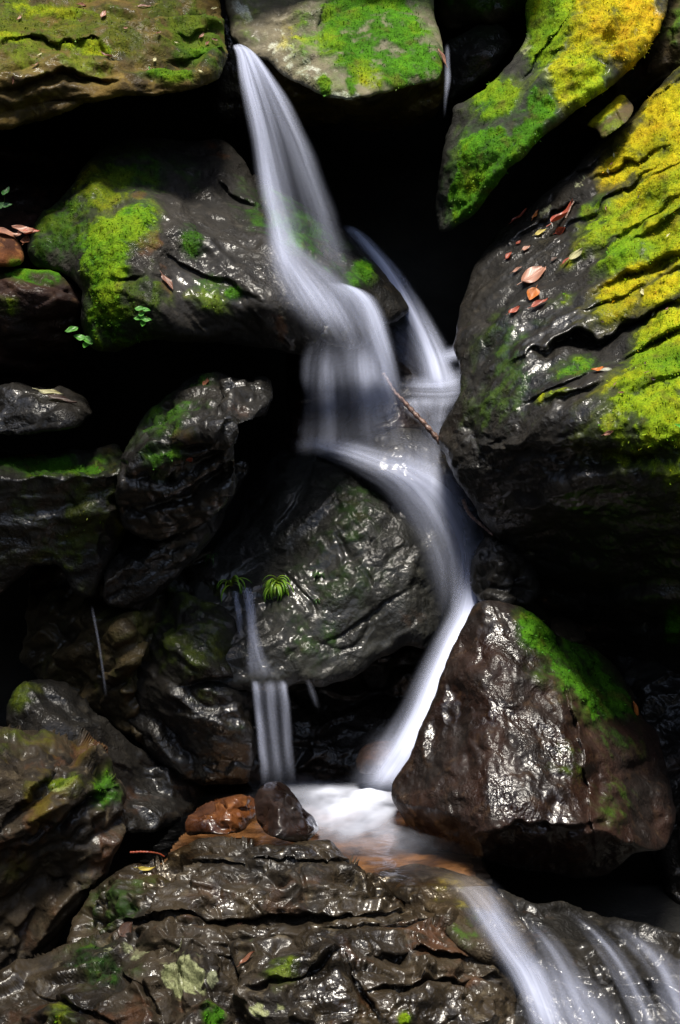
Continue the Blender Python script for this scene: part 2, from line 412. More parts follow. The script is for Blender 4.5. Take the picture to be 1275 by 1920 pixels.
    # what grows on the rock
    cov = np.zeros((len(px), 4)); cov[:, 3] = wet; hsum = np.zeros(len(px)); hw = np.full(len(px), 1e-6); lh = np.zeros(len(px)); lw = np.full(len(px), 1e-6)
    nb = fbm(p32, 9, 4, 0.6, seed+20); nf = fbm(p32, 34, 3, 0.6, seed+21)
    vsum = np.full(len(px), 1e-6)
    for pt in paint:
        kind, bx, by, rx, ry, an, st = pt[:7]; hue = pt[7] if len(pt) > 7 else 1.0
        a = math.radians(an); u = ((px-bx)*math.cos(a)+(py-by)*math.sin(a))/rx; v = (-(px-bx)*math.sin(a)+(py-by)*math.cos(a))/ry
        r2 = np.sqrt(u*u+v*v); g = sstep(1.35, 0.45, r2)
        if kind == 'moss':
            m = sstep(0.26, 0.74, g*st+0.95*nb*(0.3+g)+0.75*nf)*np.clip(g*3, 0, 1)
            film = 0.42*sstep(0.08, 0.75, sstep(1.9, 0.4, r2)*min(st, 1.0)+0.7*nb+0.35*nf-0.1)*sstep(1.9, 1.3, r2)
            cov[:, 0] = np.maximum(cov[:, 0], np.maximum(m*min(1, st*1.1), film)); g = g+0.05*sstep(1.9, 1.2, r2); hsum += g*g*hue; hw += g*g; vsum += g*g*(pt[8] if len(pt) > 8 else 1.0)*mv
        elif kind == 'lich':
            m = sstep(0.40, 0.58, g*st*0.72+0.7*nb+1.0*nf)*np.clip(g*4, 0, 1)
            cov[:, 1] = np.maximum(cov[:, 1], m); lh += g*hue; lw += g
        elif kind == 'rust': cov[:, 2] = np.maximum(cov[:, 2], g*st*np.clip(0.45+1.5*nb+0.9*nf, 0, 1))
        elif kind == 'dry': cov[:, 3] *= 1-np.clip(g*st, 0, 1)
    if nmoss > 0:      # thin moss wherever the rock looks up
        m = sstep(0.25, 0.7, N[:, 2]+0.8*nb)*nmoss; hsum += np.where(cov[:, 0] < 0.05, 0.7, 0)*0.1; hw += np.where(cov[:, 0] < 0.05, 0.1, 0)
        cov[:, 0] = np.maximum(cov[:, 0], m)
    hue = hsum/hw*0.93 + 1.1*nb + 0.5*nf - 0.1
    mcol = hue_col(hue)*(0.8+0.5*np.clip(fbm(p32, 5, 2, 0.5, seed+25)+0.3, 0, 1))[:, None]
    dead = sstep(0.12, 0.45, fbm(p32, 17, 3, 0.6, seed+31))[:, None]*0.55; mcol = mcol*(1-dead)+dead*np.array([0.085, 0.058, 0.016])
    mcol = mcol*np.clip(np.where(hw > 0.01, vsum/hw, mv), 0.1, 2)[:, None]
    disp += cov[:, 0]*(0.001+0.010*np.clip(0.5+1.2*fbm(p32, 26, 3, 0.6, seed+22), 0, 1))
    disp *= 0.35+0.65*np.clip(Sk/14, 0, 1)
    pf = pos + N*disp[:, None]
    # closed body: the back bulges away behind the outline
    Rb = max(60.0, float(S.max())*0.8)
    tb = np.clip(Sk/Rb, 0, 1); away = pf-np.array([0, CAMY, CAMZ]); away /= np.linalg.norm(away, axis=1)[:, None]
    back = pf+away*(T*np.sqrt(np.clip(1-(1-tb)**2, 0, 1)))[:, None]
    idx = np.full(X.shape, -1); nv = ok.sum(); idx[ok] = np.arange(nv)
    q = np.stack([idx[:-1, :-1], idx[1:, :-1], idx[1:, 1:], idx[:-1, 1:]], -1).reshape(-1, 4)
    inn = np.stack([inside[:-1, :-1], inside[1:, :-1], inside[1:, 1:], inside[:-1, 1:]], -1).reshape(-1, 4)
    q = q[(q >= 0).all(1) & inn.any(1)]
    bi = np.where(inside[ok], np.arange(nv)+nv, np.arange(nv))     # the rim is shared
    faces = np.concatenate([q, bi[q[:, ::-1]]])
    allv = np.concatenate([pf, back]); used = np.zeros(2*nv, bool); used[faces.ravel()] = True
    remap = np.cumsum(used)-1; faces = remap[faces]
    A2 = lambda a: np.concatenate([a, a])[used]
    o = mesh_obj(name, allv[used], faces, mat, attrs={
        'cover': ('FLOAT_COLOR', A2(cov)), 'mosscol': ('FLOAT_COLOR', A2(np.concatenate([mcol, (lh/lw)[:, None]], 1)))})
    tag(o, label, cat)
    full = np.zeros(X.shape+(3,)); full[ok] = pf
    du = np.gradient(full, axis=1); dv = np.gradient(full, axis=0); Nf = np.cross(du, dv)[ok]
    Nf /= np.linalg.norm(Nf, axis=1)[:, None]+1e-12; Nf = np.where(Nf[:, 1:2] > 0, -Nf, Nf)
    keep = Sk > 4
    ROCKS[key] = dict(obj=o, pos=pf[keep], nor=Nf[keep], pix=P2D(pf[keep]))
    # moss leaves
    if blades > 0 and cov[:, 0].max() > 0.3:
        r = np.random.default_rng(int(seed*100)+5)
        area = (step/F*pos[:, 1].clip(-1.6, 3)+4*step/F)**2
        wgt = np.clip(cov[:, 0]-0.36, 0, 1)*1.2*(Sk > 1)
        n = int(min(60000, wgt.sum()*0.42*blades*(step/3)**2))
        if n > 50:
            k = r.choice(len(px), n, p=wgt/wgt.sum())
            base = pf[k]+r.normal(size=(n, 3))*0.002
            dirv = Nf[k]*r.uniform(0.5, 1.1, (n, 1))+r.normal(size=(n, 3))*0.55+np.array([0, -0.1, -0.25])
            dirv /= np.linalg.norm(dirv, axis=1)[:, None]
            Lh = r.uniform(0.0045, 0.011, n)*(0.8+0.5*r.random(n)**4)
            side = np.cross(dirv, r.normal(size=(n, 3))); side /= np.linalg.norm(side, axis=1)[:, None]
            wd = Lh*r.uniform(0.14, 0.26, n)
            tip = base+dirv*Lh[:, None]; mid_ = base+dirv*(Lh*0.5)[:, None]+np.cross(side, dirv)*(Lh*0.12)[:, None]
            V = np.stack([base-Nf[k]*0.002, mid_-side*wd[:, None], tip, mid_+side*wd[:, None]], 1).reshape(-1, 3)
            Fq = np.arange(4*n).reshape(n, 4)
            bc = np.clip(mcol[k]*r.uniform(0.65, 1.55, (n, 1))*(1+0.18*r.normal(size=(n, 3))), 0, 0.7)
            bc = np.repeat(np.concatenate([bc, np.ones((n, 1))], 1), 4, 0)
            m = mesh_obj('moss', V, Fq, M_MOSS, o, True, {'bladecol': ('FLOAT_COLOR', bc)}); m['kind'] = 'stuff'
    return o

def spot(key, px, py):
    R = ROCKS[key]; dd = ((R['pix']-np.array([px, py]))**2).sum(1)
    c = np.argpartition(dd, 12)[:12]
    k = np.argmin(dd); n = R['nor'][c].mean(0); n /= np.linalg.norm(n)
    return R['pos'][k], n

exec_rocks = True
# --- top left
rock('boulder', 'slab', 'huge mossy overhanging boulder left of the top of the waterfall',
     [(-220, -160), (414, -160), (412, 0), (420, 45), (424, 95), (414, 150), (335, 178), (225, 182), (130, 205), (60, 228), (-60, 245), (-220, 250)],
     [(-220, -160, 5.0), (414, -160, 5.0), (-100, 50, 4.52), (60, 50, 4.50), (400, 50, 4.56), (-100, 120, 4.26), (100, 125, 4.25), (250, 120, 4.30), (400, 130, 4.36), (60, 175, 4.16), (220, 165, 4.22), (400, 148, 4.34), (0, 200, 4.2), (130, 195, 4.24), (-200, 240, 4.3), (60, 226, 4.36)],
     M_GOLD, R=26, T=1.0, seed=1, strata=(4, 7, 0.05), chip=(7, 0.018), wet=0.12, step=2.6,
     grooves=[([(0, 92), (60, 78), (180, 85), (205, 105)], 16, 0.05), ([(10, 170), (120, 140), (210, 150)], 12, 0.05), ([(320, 70), (420, 60)], 14, 0.03), ([(310, 110), (420, 105)], 12, 0.03)],
     paint=[('moss', 60, 50, 210, 70, 5, 0.7, 2.0, .45), ('moss', 20, 75, 50, 16, 10, 1.1, 3.0, 1.3), ('moss', 160, 88, 60, 12, 8, 1.1, 3.0, 1.3), ('moss', 100, 22, 100, 12, 5, 0.9, 2.9, 1.1), ('moss', 90, 112, 130, 20, 10, 0.6, 1.8, .6), ('moss', 370, 70, 70, 70, 0, 0.75, 1.3, .45), ('moss', 390, 95, 40, 14, 0, .9, 1.0, .9), ('moss', 310, 140, 60, 16, 5, 1.0, 1.6, .9), ('moss', 250, 40, 140, 70, 0, 0.6, 1.9, .35), ('moss', -100, 50, 100, 120, 0, 1, 2, .6), ('moss', 200, -90, 400, 80, 0, 1, 1.4, .6),
            ('rust', 240, 110, 110, 50, 0, 0.35), ('rust', 110, 170, 170, 40, -10, 0.4), ('rust', 60, 190, 110, 30, 0, .3)])
# --- top middle
rock('boulder', 'lichen', 'pale lichen spotted boulder with bright green moss right of the top of the waterfall',
     [(425, -160), (815, -160), (815, 40), (832, 95), (822, 150), (770, 165), (700, 178), (655, 188), (610, 182), (545, 150), (495, 112), (457, 95), (440, 78), (428, 30), (420, -10)],
     [(425, -160, 5.05), (815, -160, 5.05), (440, 0, 4.74), (640, 0, 4.66), (810, 0, 4.7), (460, 80, 4.64), (620, 90, 4.44), (800, 100, 4.48), (540, 140, 4.46), (650, 170, 4.26), (800, 150, 4.36)],
     M_DRY, R=24, T=0.9, seed=2, chip=(6, 0.02), wet=0.15, step=2.6, grooves=[([(595, 105), (597, 40), (620, 0)], 10, 0.03)],
     paint=[('moss', 700, 60, 120, 100, 60, 0.95, 1.0), ('moss', 755, 120, 80, 50, 0, 1.0, 1.0), ('moss', 655, 40, 60, 60, 0, 1, 1.2), ('moss', 625, 60, 40, 70, 10, .8, 1.5), ('moss', 570, 75, 28, 60, 10, 0.75, 1.5), ('moss', 690, 140, 30, 40, -20, 0.75, 3.0), ('moss', 545, 80, 30, 30, 0, .6, 3.2), ('moss', 660, 150, 14, 30, 0, 0.9, 1.2), ('moss', 610, 165, 14, 20, 0, 0.9, 1.2), ('moss', 450, 20, 40, 30, 20, 0.5, 1.8), ('moss', 480, 65, 30, 14, 0, 0.5, 1.5), ('moss', 620, -90, 260, 70, 0, 1, 1.2),
            ('lich', 455, 22, 22, 12, 40, 1.5, 0.05), ('lich', 540, 95, 45, 22, 30, 0.72, 0.1), ('lich', 570, 125, 50, 20, 20, 0.7, 0.1), ('lich', 650, 178, 30, 9, 0, 1.0, 0.1), ('lich', 660, 95, 20, 25, 0, 0.7, 0.1), ('lich', 520, 60, 20, 10, 0, .7, .1),
            ('rust', 640, 150, 60, 40, 0, 0.25)])
rock('boulder', 'under', 'dark brown rock face in the shade under the lichen spotted boulder',
     [(430, 90), (500, 90), (600, 130), (830, 110), (838, 190), (800, 230), (700, 250), (640, 230), (560, 240), (480, 200)],
     [(430, 90, 4.75), (838, 120, 4.7), (600, 150, 4.66), (660, 200, 4.72), (820, 220, 4.9), (500, 220, 4.95), (640, 250, 5.0)],
     M_GOLD, R=40, T=0.5, seed=3, chip=(8, 0.03), wet=0.6, paint=[('rust', 670, 200, 60, 40, 0, 0.3)], blades=0, cat='rock')
rock('boulder', 'spout', 'black wet rock in the narrow gap where the waterfall comes out',
     [(396, -80), (440, -80), (450, 40), (470, 95), (480, 150), (470, 230), (400, 230), (396, 100)],
     [(396, -80, 4.9), (440, -80, 4.9), (430, 90, 4.74), (460, 150, 4.8), (410, 150, 4.8), (430, 225, 4.9)], M_DARK, R=24, T=0.4, seed=38, amp=3, chip=(9, .02), step=3.0, cat='rock')
# --- small rocks at the top
rock('boulder', 'topback', 'dim mossy boulder at the very top between two sunlit boulders',
     [(808, -120), (1030, -120), (1005, -10), (985, 20), (930, 48), (870, 52), (835, 62), (815, 40)],
     [(808, -120, 5.2), (1030, -120, 5.2), (900, 0, 4.95), (900, 45, 5.02), (815, 40, 5.1), (990, 10, 5.05)], M_MOSSROCK, R=35, T=0.7, seed=4, chip=(7, 0.03), wet=0.5,
     paint=[('moss', 900, 0, 110, 28, 0, 0.7, 1.2)])
rock('boulder', 'topdark', 'dark brown wedge rock in the gap beside the tiny top trickle',
     [(828, 80), (870, 62), (900, 45), (945, 46), (968, 72), (952, 100), (930, 130), (890, 165), (862, 185), (838, 200), (834, 140)],
     [(828, 80, 4.95), (900, 50, 4.95), (965, 70, 4.9), (900, 85, 4.72), (840, 100, 4.85), (845, 190, 4.9), (930, 130, 4.85)], M_DARK, R=22, T=0.5, seed=5, chip=(8, 0.03), nmoss=0.5, paint=[('rust', 900, 130, 50, 40, 0, 0.5)], cat='rock')
rock('boulder', 'corner', 'dark brown boulder filling the top right corner behind the moss',
     [(1255, -120), (1500, -120), (1500, 130), (1275, 130), (1225, 165), (1130, 240), (1040, 260), (1100, 180), (1180, 110), (1240, 40)],
     [(1255, -120, 4.8), (1500, -120, 4.7), (1300, 60, 4.55), (1200, 120, 4.72), (1100, 210, 4.85), (1040, 250, 4.95), (1500, 120, 4.5)], M_MOSSROCK, R=20, T=0.8, seed=6, chip=(8, 0.03), wet=0.4,
     paint=[('rust', 1190, 120, 70, 50, -40, 0.7), ('moss', 1300, 60, 60, 60, 0, 0.6, 1.2)], blades=0.4)
# --- diagonal mossy slab
rock('boulder', 'diag', 'diagonal slab covered in vivid green moss and orange lichen in the upper right',
     [(1010, -160), (1300, -160), (1262, -30), (1250, 30), (1205, 110), (1130, 170), (1062, 218), (1010, 262), (960, 308), (922, 358), (885, 403), (850, 430), (826, 440), (815, 400), (838, 270), (850, 200), (905, 170), (960, 120), (988, 60), (990, 0)],
     [(1010, -160, 4.85), (1300, -160, 4.8), (1000, 60, 4.68), (1090, 40, 4.46), (1230, 40, 4.45), (920, 180, 4.62), (1040, 180, 4.34), (860, 260, 4.58), (930, 270, 4.36), (840, 400, 4.52), (890, 370, 4.4), (1060, 215, 4.36), (1180, 110, 4.42)],
     M_GREY, R=26, T=0.6, seed=7, strata=(50, 6, 0.03), chip=(8, 0.014), wet=0.3, step=2.5,
     grooves=[([(970, 150), (1030, 90), (1070, 30)], 10, 0.035), ([(1000, 110), (1060, 100)], 9, .02)],
     paint=[('moss', 900, 350, 50, 75, 30, 1.15, 0.9), ('moss', 920, 285, 55, 50, 20, 1.1, 1.2), ('moss', 930, 190, 50, 40, -35, 1.05, 1.7), ('moss', 985, 245, 35, 40, 0, 0.95, 0.9), ('moss', 1040, 40, 45, 110, 20, 1.15, 2.0), ('moss', 1015, 30, 40, 60, 10, 1.0, 1.6), ('moss', 1090, 150, 60, 60, -40, 0.95, 2.4), ('moss', 1120, 60, 50, 80, 30, 1.0, 3.0), ('moss', 1180, 60, 75, 75, 0, 1.1, 3.9), ('moss', 1150, 0, 90, 60, 0, 1, 3.6), ('moss', 1015, 200, 28, 38, 0, 0.95, 1.0), ('moss', 1150, -90, 160, 60, 0, 1, 2.5), ('moss', 900, 330, 40, 20, -40, 1.1, 2.1),
            ('lich', 1000, 75, 18, 34, 35, 1.5, 0.75), ('lich', 1190, 55, 10, 12, 0, 1.4, 0.0), ('lich', 1045, 140, 25, 35, -20, 0.6, 0.3), ('lich', 1225, 20, 20, 40, 15, 0.8, 0.0), ('lich', 1160, 95, 18, 10, -30, 0.8, 0), ('rust', 990, 190, 20, 50, 10, 0.4)])
rock('stone', 'cube', 'small block shaped stone with yellow mossy top perched on the right boulder',
     [(1095, 236), (1130, 208), (1166, 174), (1192, 200), (1182, 222), (1150, 248), (1128, 264), (1122, 242)],
     [(1095, 236, 4.5), (1166, 178, 4.5), (1192, 200, 4.42), (1150, 215, 4.32), (1125, 240, 4.32), (1130, 262, 4.36)], M_MOSSROCK, R=7, T=0.12, seed=8, amp=1.2, big=(0, 1), wet=0.2, step=2.2,
     grooves=[([(1152, 200), (1164, 240)], 8, .02)], paint=[('moss', 1135, 212, 55, 12, -40, 1.1, 3.3), ('moss', 1150, 235, 30, 25, 0, 0.5, 1.8)], cat='stone')
# --- the great right boulder
rock('boulder', 'right', 'huge dark wet boulder on the right with yellow moss ledges and scattered red leaves',
     [(1520, -20), (1275, 128), (1190, 208), (1125, 268), (1060, 330), (1000, 388), (940, 430), (908, 470), (888, 510), (868, 560), (860, 605), (848, 650), (860, 690), (860, 740), (836, 780), (822, 822), (836, 862), (862, 912), (900, 968), (940, 1020), (965, 1075), (1020, 1150), (1110, 1230), (1250, 1290), (1520, 1330)],
     [(1520, -20, 4.35), (1275, 130, 4.45), (1120, 270, 4.5), (1000, 390, 4.5), (905, 475, 4.45), (862, 600, 4.28), (850, 650, 4.22), (1060, 420, 4.30), (1180, 300, 4.27), (1275, 250, 4.22), (980, 520, 4.22), (1100, 520, 4.06), (1275, 450, 3.92), (1520, 400, 3.6),
      (940, 640, 4.02), (1050, 640, 3.92), (1160, 640, 3.80), (1275, 640, 3.70), (880, 800, 3.92), (980, 780, 3.74), (1100, 760, 3.62), (1240, 800, 3.50), (1520, 800, 3.3), (830, 820, 4.05), (930, 930, 3.86), (1060, 940, 3.72), (1250, 930, 3.56), (1010, 1080, 4.12), (1160, 1100, 4.0), (1300, 1130, 3.9), (1100, 1220, 4.4), (1300, 1280, 4.3), (1520, 1200, 3.9)],
     M_DARK, R=30, T=1.0, seed=9, amp=4, strata=(36, 5.0, 0.035), chip=(5.5, 0.012), step=2.6, crack=(4.0, 0.006),
     grooves=[([(1000, 665), (1090, 640), (1190, 600)], 34, 0.09), ([(1130, 545), (1210, 505), (1290, 470)], 22, 0.07), ([(1160, 618), (1230, 590), (1300, 560)], 18, 0.06), ([(1110, 340), (1160, 310), (1250, 270)], 16, 0.05), ([(1085, 420), (1170, 350), (1230, 310)], 16, 0.04), ([(1190, 455), (1300, 390)], 14, 0.04), ([(960, 455), (1040, 400), (1080, 380)], 14, 0.05),
              ([(1010, 760), (1080, 745), (1130, 720)], 12, 0.03), ([(1150, 250), (1230, 190), (1300, 150)], 13, .02), ([(1205, 345), (1300, 280)], 13, .022), ([(1110, 480), (1200, 420), (1300, 350)], 15, .03), ([(1230, 520), (1310, 490)], 12, .022), ([(1090, 590), (1170, 560), (1220, 530)], 12, .035), ([(1150, 680), (1240, 640), (1310, 615)], 14, .028), ([(1180, 745), (1300, 700)], 14, .022), ([(1040, 360), (1100, 320), (1150, 280)], 12, .035), ([(1000, 440), (1060, 425), (1100, 400)], 10, .025), ([(980, 745), (1060, 725), (1110, 700)], 12, .03), ([(830, 790), (930, 850), (1100, 840), (1270, 860)], 40, 0.05), ([(1195, 655), (1280, 625)], 14, 0.05)],
     bumps=[(1240, 790, 60, 70, 0, 0.04)],
     paint=[('moss', 1260, 250, 130, 60, -40, 1.1, 3.2), ('moss', 1170, 300, 60, 26, -40, 1.0, 3.4), ('moss', 1250, 210, 60, 40, -40, 1.1, 3.3), ('moss', 1230, 380, 100, 60, -35, 1.1, 2.7), ('moss', 1140, 420, 60, 40, -40, 0.85, 2.2), ('moss', 1180, 470, 70, 30, -35, 1.0, 1.7), ('moss', 1250, 450, 70, 40, -30, 1.1, 2.5),
            ('moss', 1180, 530, 80, 22, -32, 0.95, 3.0), ('moss', 1150, 575, 60, 25, -30, 0.75, 2.8), ('moss', 1250, 545, 60, 26, -30, 1.1, 3.0), ('moss', 1250, 620, 70, 30, -25, 1.1, 2.6), ('moss', 1240, 680, 60, 60, 0, 1.15, 1.8), ('moss', 1200, 740, 70, 50, -20, 0.95, 2.3), ('moss', 1240, 780, 60, 80, 0, 0.95, 2.4), ('moss', 1180, 820, 90, 60, 0, 0.66, 2.2), ('moss', 1255, 860, 60, 60, 0, 0.62, 2.0), ('moss', 1380, 400, 120, 400, 0, 1.1, 2.7), ('moss', 1400, 900, 130, 200, 0, 0.7, 2.0),
            ('moss', 1080, 690, 45, 20, -20, 0.8, 1.3), ('moss', 1040, 745, 40, 10, -5, 0.9, 2.6), ('moss', 1060, 560, 30, 12, -30, 0.6, 2.0), ('moss', 1090, 470, 40, 12, -40, 0.6, 2.2), ('moss', 960, 680, 60, 80, 0, 0.35, 1.0), ('moss', 1110, 385, 35, 16, -40, .8, 1.8), ('moss', 1262, 1170, 16, 40, 0, 0.95, 1.0), ('moss', 930, 760, 60, 60, 0, .35, 1.2),
            ('lich', 1268, 235, 16, 9, -40, 1.5, 0.0), ('lich', 1030, 395, 30, 10, -45, 0.9, 0.6), ('lich', 1090, 345, 16, 8, -45, 0.9, 0.6), ('lich', 1132, 690, 14, 7, 0, 1.1, 0.1), ('lich', 1225, 555, 20, 4, 10, 1.0, .6),
            ('rust', 1070, 700, 90, 16, -28, 0.8), ('rust', 870, 640, 40, 80, 0, 0.35), ('rust', 1060, 800, 60, 30, 0, 0.4), ('rust', 1150, 860, 150, 80, 0, 0.25), ('dry', 1230, 400, 200, 260, -30, 0.8), ('dry', 1220, 780, 120, 120, 0, 0.6)], wet=1.0, blades=0.8)
# --- left middle mossy boulder and the ridge behind the fall
rock('boulder', 'left', 'rounded dark boulder left of the waterfall with a bright green stripe of moss',
     [(58, 440), (75, 405), (125, 365), (150, 320), (200, 268), (260, 255), (330, 258), (425, 262), (475, 330), (510, 420), (545, 500), (590, 560), (610, 620), (600, 655), (572, 672), (500, 652), (430, 645), (300, 632), (262, 640), (220, 662), (180, 662), (158, 640), (150, 600), (162, 548), (112, 508), (62, 498), (50, 465)],
     [(58, 450, 4.35), (130, 370, 4.4), (220, 270, 4.55), (330, 262, 4.75), (430, 270, 4.75), (480, 340, 4.6), (250, 380, 4.22), (360, 400, 4.28), (440, 400, 4.34), (210, 480, 4.08), (330, 500, 4.08), (430, 500, 4.10), (520, 500, 4.12), (220, 580, 4.0), (330, 590, 4.0), (430, 600, 4.02), (560, 580, 4.02), (600, 640, 4.08), (80, 470, 4.3), (170, 640, 4.12), (450, 645, 4.14)],
     M_ROUGH, R=34, T=0.8, seed=10, amp=4, strata=(-50, 5, 0.02), chip=(6, 0.016), step=2.6, wet=0.85,
     grooves=[([(300, 470), (380, 510), (480, 560)], 16, 0.025), ([(270, 618), (330, 628), (400, 640)], 16, 0.05), ([(400, 330), (480, 400)], 18, 0.04), ([(225, 525), (262, 520)], 10, 0.03)], bumps=[(405, 335, 30, 26, 0, 0.05), (500, 560, 40, 60, 0, .03)],
     paint=[('moss', 210, 440, 80, 40, -20, 1.0, 1.7, 1.0), ('moss', 205, 530, 34, 120, 10, 1.25, 1.7, 1.35), ('moss', 250, 410, 45, 35, 0, 1.0, 1.5, 1.2), ('moss', 185, 470, 30, 60, 10, 1.1, 1.8, 1.2), ('moss', 195, 350, 70, 45, -40, 0.8, 2.4, .5), ('moss', 250, 320, 60, 40, 0, 0.7, 1.1, .5), ('moss', 130, 410, 60, 40, -30, 0.8, 1.4, .5), ('moss', 120, 470, 60, 40, 0, 0.7, 1.1, .4), ('moss', 230, 610, 60, 45, 0, 0.8, 1.5, .6), ('moss', 205, 600, 34, 40, 0, 1.1, 1.7, 1.1), ('moss', 270, 560, 40, 50, 0, 0.6, 1.6, .5), ('moss', 360, 450, 22, 28, 0, 0.85, 0.8, .6), ('moss', 395, 565, 36, 26, 30, 0.55, 1.7, .8), ('moss', 440, 550, 20, 12, 0, 0.85, 0.8, .6), ('moss', 390, 530, 30, 20, 30, .45, .9, .6), ('moss', 240, 290, 60, 25, 0, 0.6, 1.7, .4), ('moss', 320, 310, 70, 30, 0, .4, .7, .4),
            ('moss', 500, 400, 40, 60, -50, 0.6, 0.3), ('rust', 410, 280, 36, 24, 20, 1.0), ('rust', 262, 465, 28, 24, 0, 1.2), ('rust', 290, 450, 20, 20, 0, 1.2), ('rust', 260, 365, 18, 14, 0, 1.0), ('rust', 310, 525, 14, 40, -10, 0.9), ('rust', 525, 620, 16, 36, -20, 1.3), ('dry', 230, 480, 110, 180, 0, 0.8), ('rust', 200, 345, 40, 30, 0, .5)])
rock('boulder', 'ridge', 'pointed dark green rock ridge between the two strands of the waterfall',
     [(470, 330), (520, 352), (560, 375), (610, 410), (645, 432), (700, 485), (745, 545), (768, 582), (745, 600), (715, 612), (695, 640), (660, 660), (600, 640), (550, 560), (500, 470)],
     [(470, 330, 4.62), (560, 375, 4.62), (650, 435, 4.62), (768, 584, 4.55), (520, 450, 4.30), (600, 480, 4.32), (680, 530, 4.34), (740, 585, 4.42), (580, 570, 4.12), (640, 600, 4.16), (700, 610, 4.36), (650, 655, 4.2)],
     M_DARK, R=26, T=0.7, seed=11, amp=4, chip=(8, 0.02), strata=(-45, 7, 0.015),
     paint=[('moss', 560, 420, 90, 40, 40, 0.85, 0.35), ('moss', 675, 510, 24, 26, 40, 1.0, 0.9), ('moss', 620, 480, 60, 30, 40, 0.6, 0.3)], blades=0.5)
# --- left edge
rock('boulder', 'leftedge', 'overhanging brown block at the left edge with a thin mossy rim on top',
     [(-200, 480), (-60, 470), (30, 500), (80, 505), (118, 512), (150, 540), (165, 560), (150, 600), (140, 660), (110, 740), (-60, 760), (-200, 760)],
     [(-200, 480, 4.3), (0, 500, 4.32), (100, 508, 4.25), (160, 560, 4.2), (0, 530, 4.06), (90, 535, 4.08), (0, 590, 4.12), (80, 600, 4.2), (0, 740, 4.45), (120, 720, 4.5), (-200, 740, 4.4)],
     M_BROWN, R=16, T=0.6, seed=12, chip=(7, 0.03), strata=(-10, 9, 0.02), wet=0.5,
     paint=[('moss', 60, 512, 110, 14, 5, 0.95, 1.3), ('moss', 10, 575, 30, 20, 0, 0.6, 2.0), ('dry', 60, 520, 120, 30, 0, .6)])
rock('stone', 'pebbleleft', 'small tan stone sitting by dead leaves at the left edge',
     [(-40, 440), (0, 430), (22, 440), (42, 462), (46, 490), (20, 502), (-40, 500)],
     [(-40, 450, 4.2), (10, 434, 4.25), (40, 470, 4.22), (10, 470, 4.12), (20, 498, 4.17)], M_ORANGE, R=24, T=0.2, seed=13, amp=2, wet=0.3, step=2.2, paint=[('moss', 30, 490, 14, 14, 0, .7, 1.5), ('dry', 10, 460, 60, 60, 0, .5)], cat='stone')
rock('boulder', 'caveleft', 'reddish brown rock wall in the dark hollow at the upper left',
     [(-200, 250), (60, 240), (150, 280), (140, 360), (90, 400), (60, 450), (-200, 460)],
     [(-200, 250, 4.8), (140, 270, 4.95), (60, 330, 4.8), (0, 300, 4.75), (0, 420, 4.5), (80, 400, 4.6), (-200, 440, 4.4)], M_BROWN, R=30, T=0.5, seed=14, chip=(6, .04), wet=0.3, paint=[('rust', 40, 370, 60, 40, 0, .5)], cat='rock')
rock('boulder', 'midleft', 'dark angular rock shelf left of the waterfall with a flat grey top',
     [(235, 835), (262, 790), (300, 745), (345, 715), (378, 696), (402, 694), (420, 706), (448, 710), (508, 706), (514, 735), (500, 772), (470, 790), (440, 800), (430, 840), (445, 880), (440, 930), (380, 985), (300, 1010), (240, 1000), (215, 930)],
     [(235, 835, 4.3), (300, 745, 4.42), (400, 696, 4.4), (510, 708, 4.35), (300, 800, 4.18), (390, 760, 4.15), (470, 750, 4.1), (350, 850, 4.02), (430, 800, 4.08), (280, 870, 4.02), (300, 920, 4.12), (400, 900, 4.14), (260, 990, 4.25), (420, 940, 4.3)],
     planes=[((380, 700, 4.20), (512, 706, 4.18), (470, 792, 3.84)), ((240, 860, 3.88), (430, 850, 3.84), (300, 1000, 4.02)), ((232, 835, 4.08), (345, 715, 4.12), (300, 880, 3.84)), ((470, 790, 3.84), (445, 880, 3.90), (514, 740, 4.05))], soft=.005, mat=M_DARK, R=7, T=0.7, seed=15, amp=4, chip=(9, 0.035), strata=(22, 8, 0.035), crack=(5, .012),
     grooves=[([(412, 700), (420, 760), (400, 800)], 10, 0.04), ([(250, 890), (340, 880), (440, 800)], 18, 0.06), ([(240, 950), (340, 930), (440, 860)], 14, 0.05)],
     paint=[('moss', 320, 780, 70, 40, -40, 0.6, 1.0), ('moss', 310, 860, 40, 24, -10, 0.75, 1.2), ('rust', 345, 835, 40, 30, 0, 0.8), ('rust', 450, 775, 30, 20, 0, 0.5), ('moss', 360, 730, 40, 20, -30, .5, .9)])
rock('boulder', 'leftshelf', 'low dark boulder at the left edge with a dull green mossy flat top',
     [(-200, 850), (0, 846), (60, 842), (170, 845), (212, 832), (236, 850), (246, 910), (240, 990), (214, 1040), (175, 1120), (150, 1118), (110, 1060), (60, 1060), (0, 1120), (-200, 1140)],
     [(-200, 850, 4.3), (60, 844, 4.45), (210, 835, 4.4), (0, 890, 4.02), (120, 895, 4.04), (230, 880, 4.15), (60, 960, 3.98), (180, 980, 4.02), (160, 1080, 4.06), (60, 1050, 4.1), (-200, 1100, 4.0)],
     planes=[((0, 846, 4.30), (210, 838, 4.30), (100, 892, 3.98)), ((0, 893, 3.98), (232, 893, 4.0), (100, 1090, 4.08)), ((246, 900, 4.12), (205, 895, 3.99), (180, 1110, 4.10))], mat=M_DARK, R=12, T=0.7, seed=16, chip=(7, 0.025), strata=(5, 6, 0.02), wet=0.8,
     paint=[('moss', 120, 970, 160, 100, 0, .42, 1.9, .5), ('moss', 90, 872, 120, 22, 2, 0.85, 0.6), ('moss', 150, 860, 60, 14, 2, .6, .9), ('rust', 200, 880, 30, 50, 0, 0.6), ('moss', 225, 990, 12, 20, 0, .6, 3)], blades=0.8)
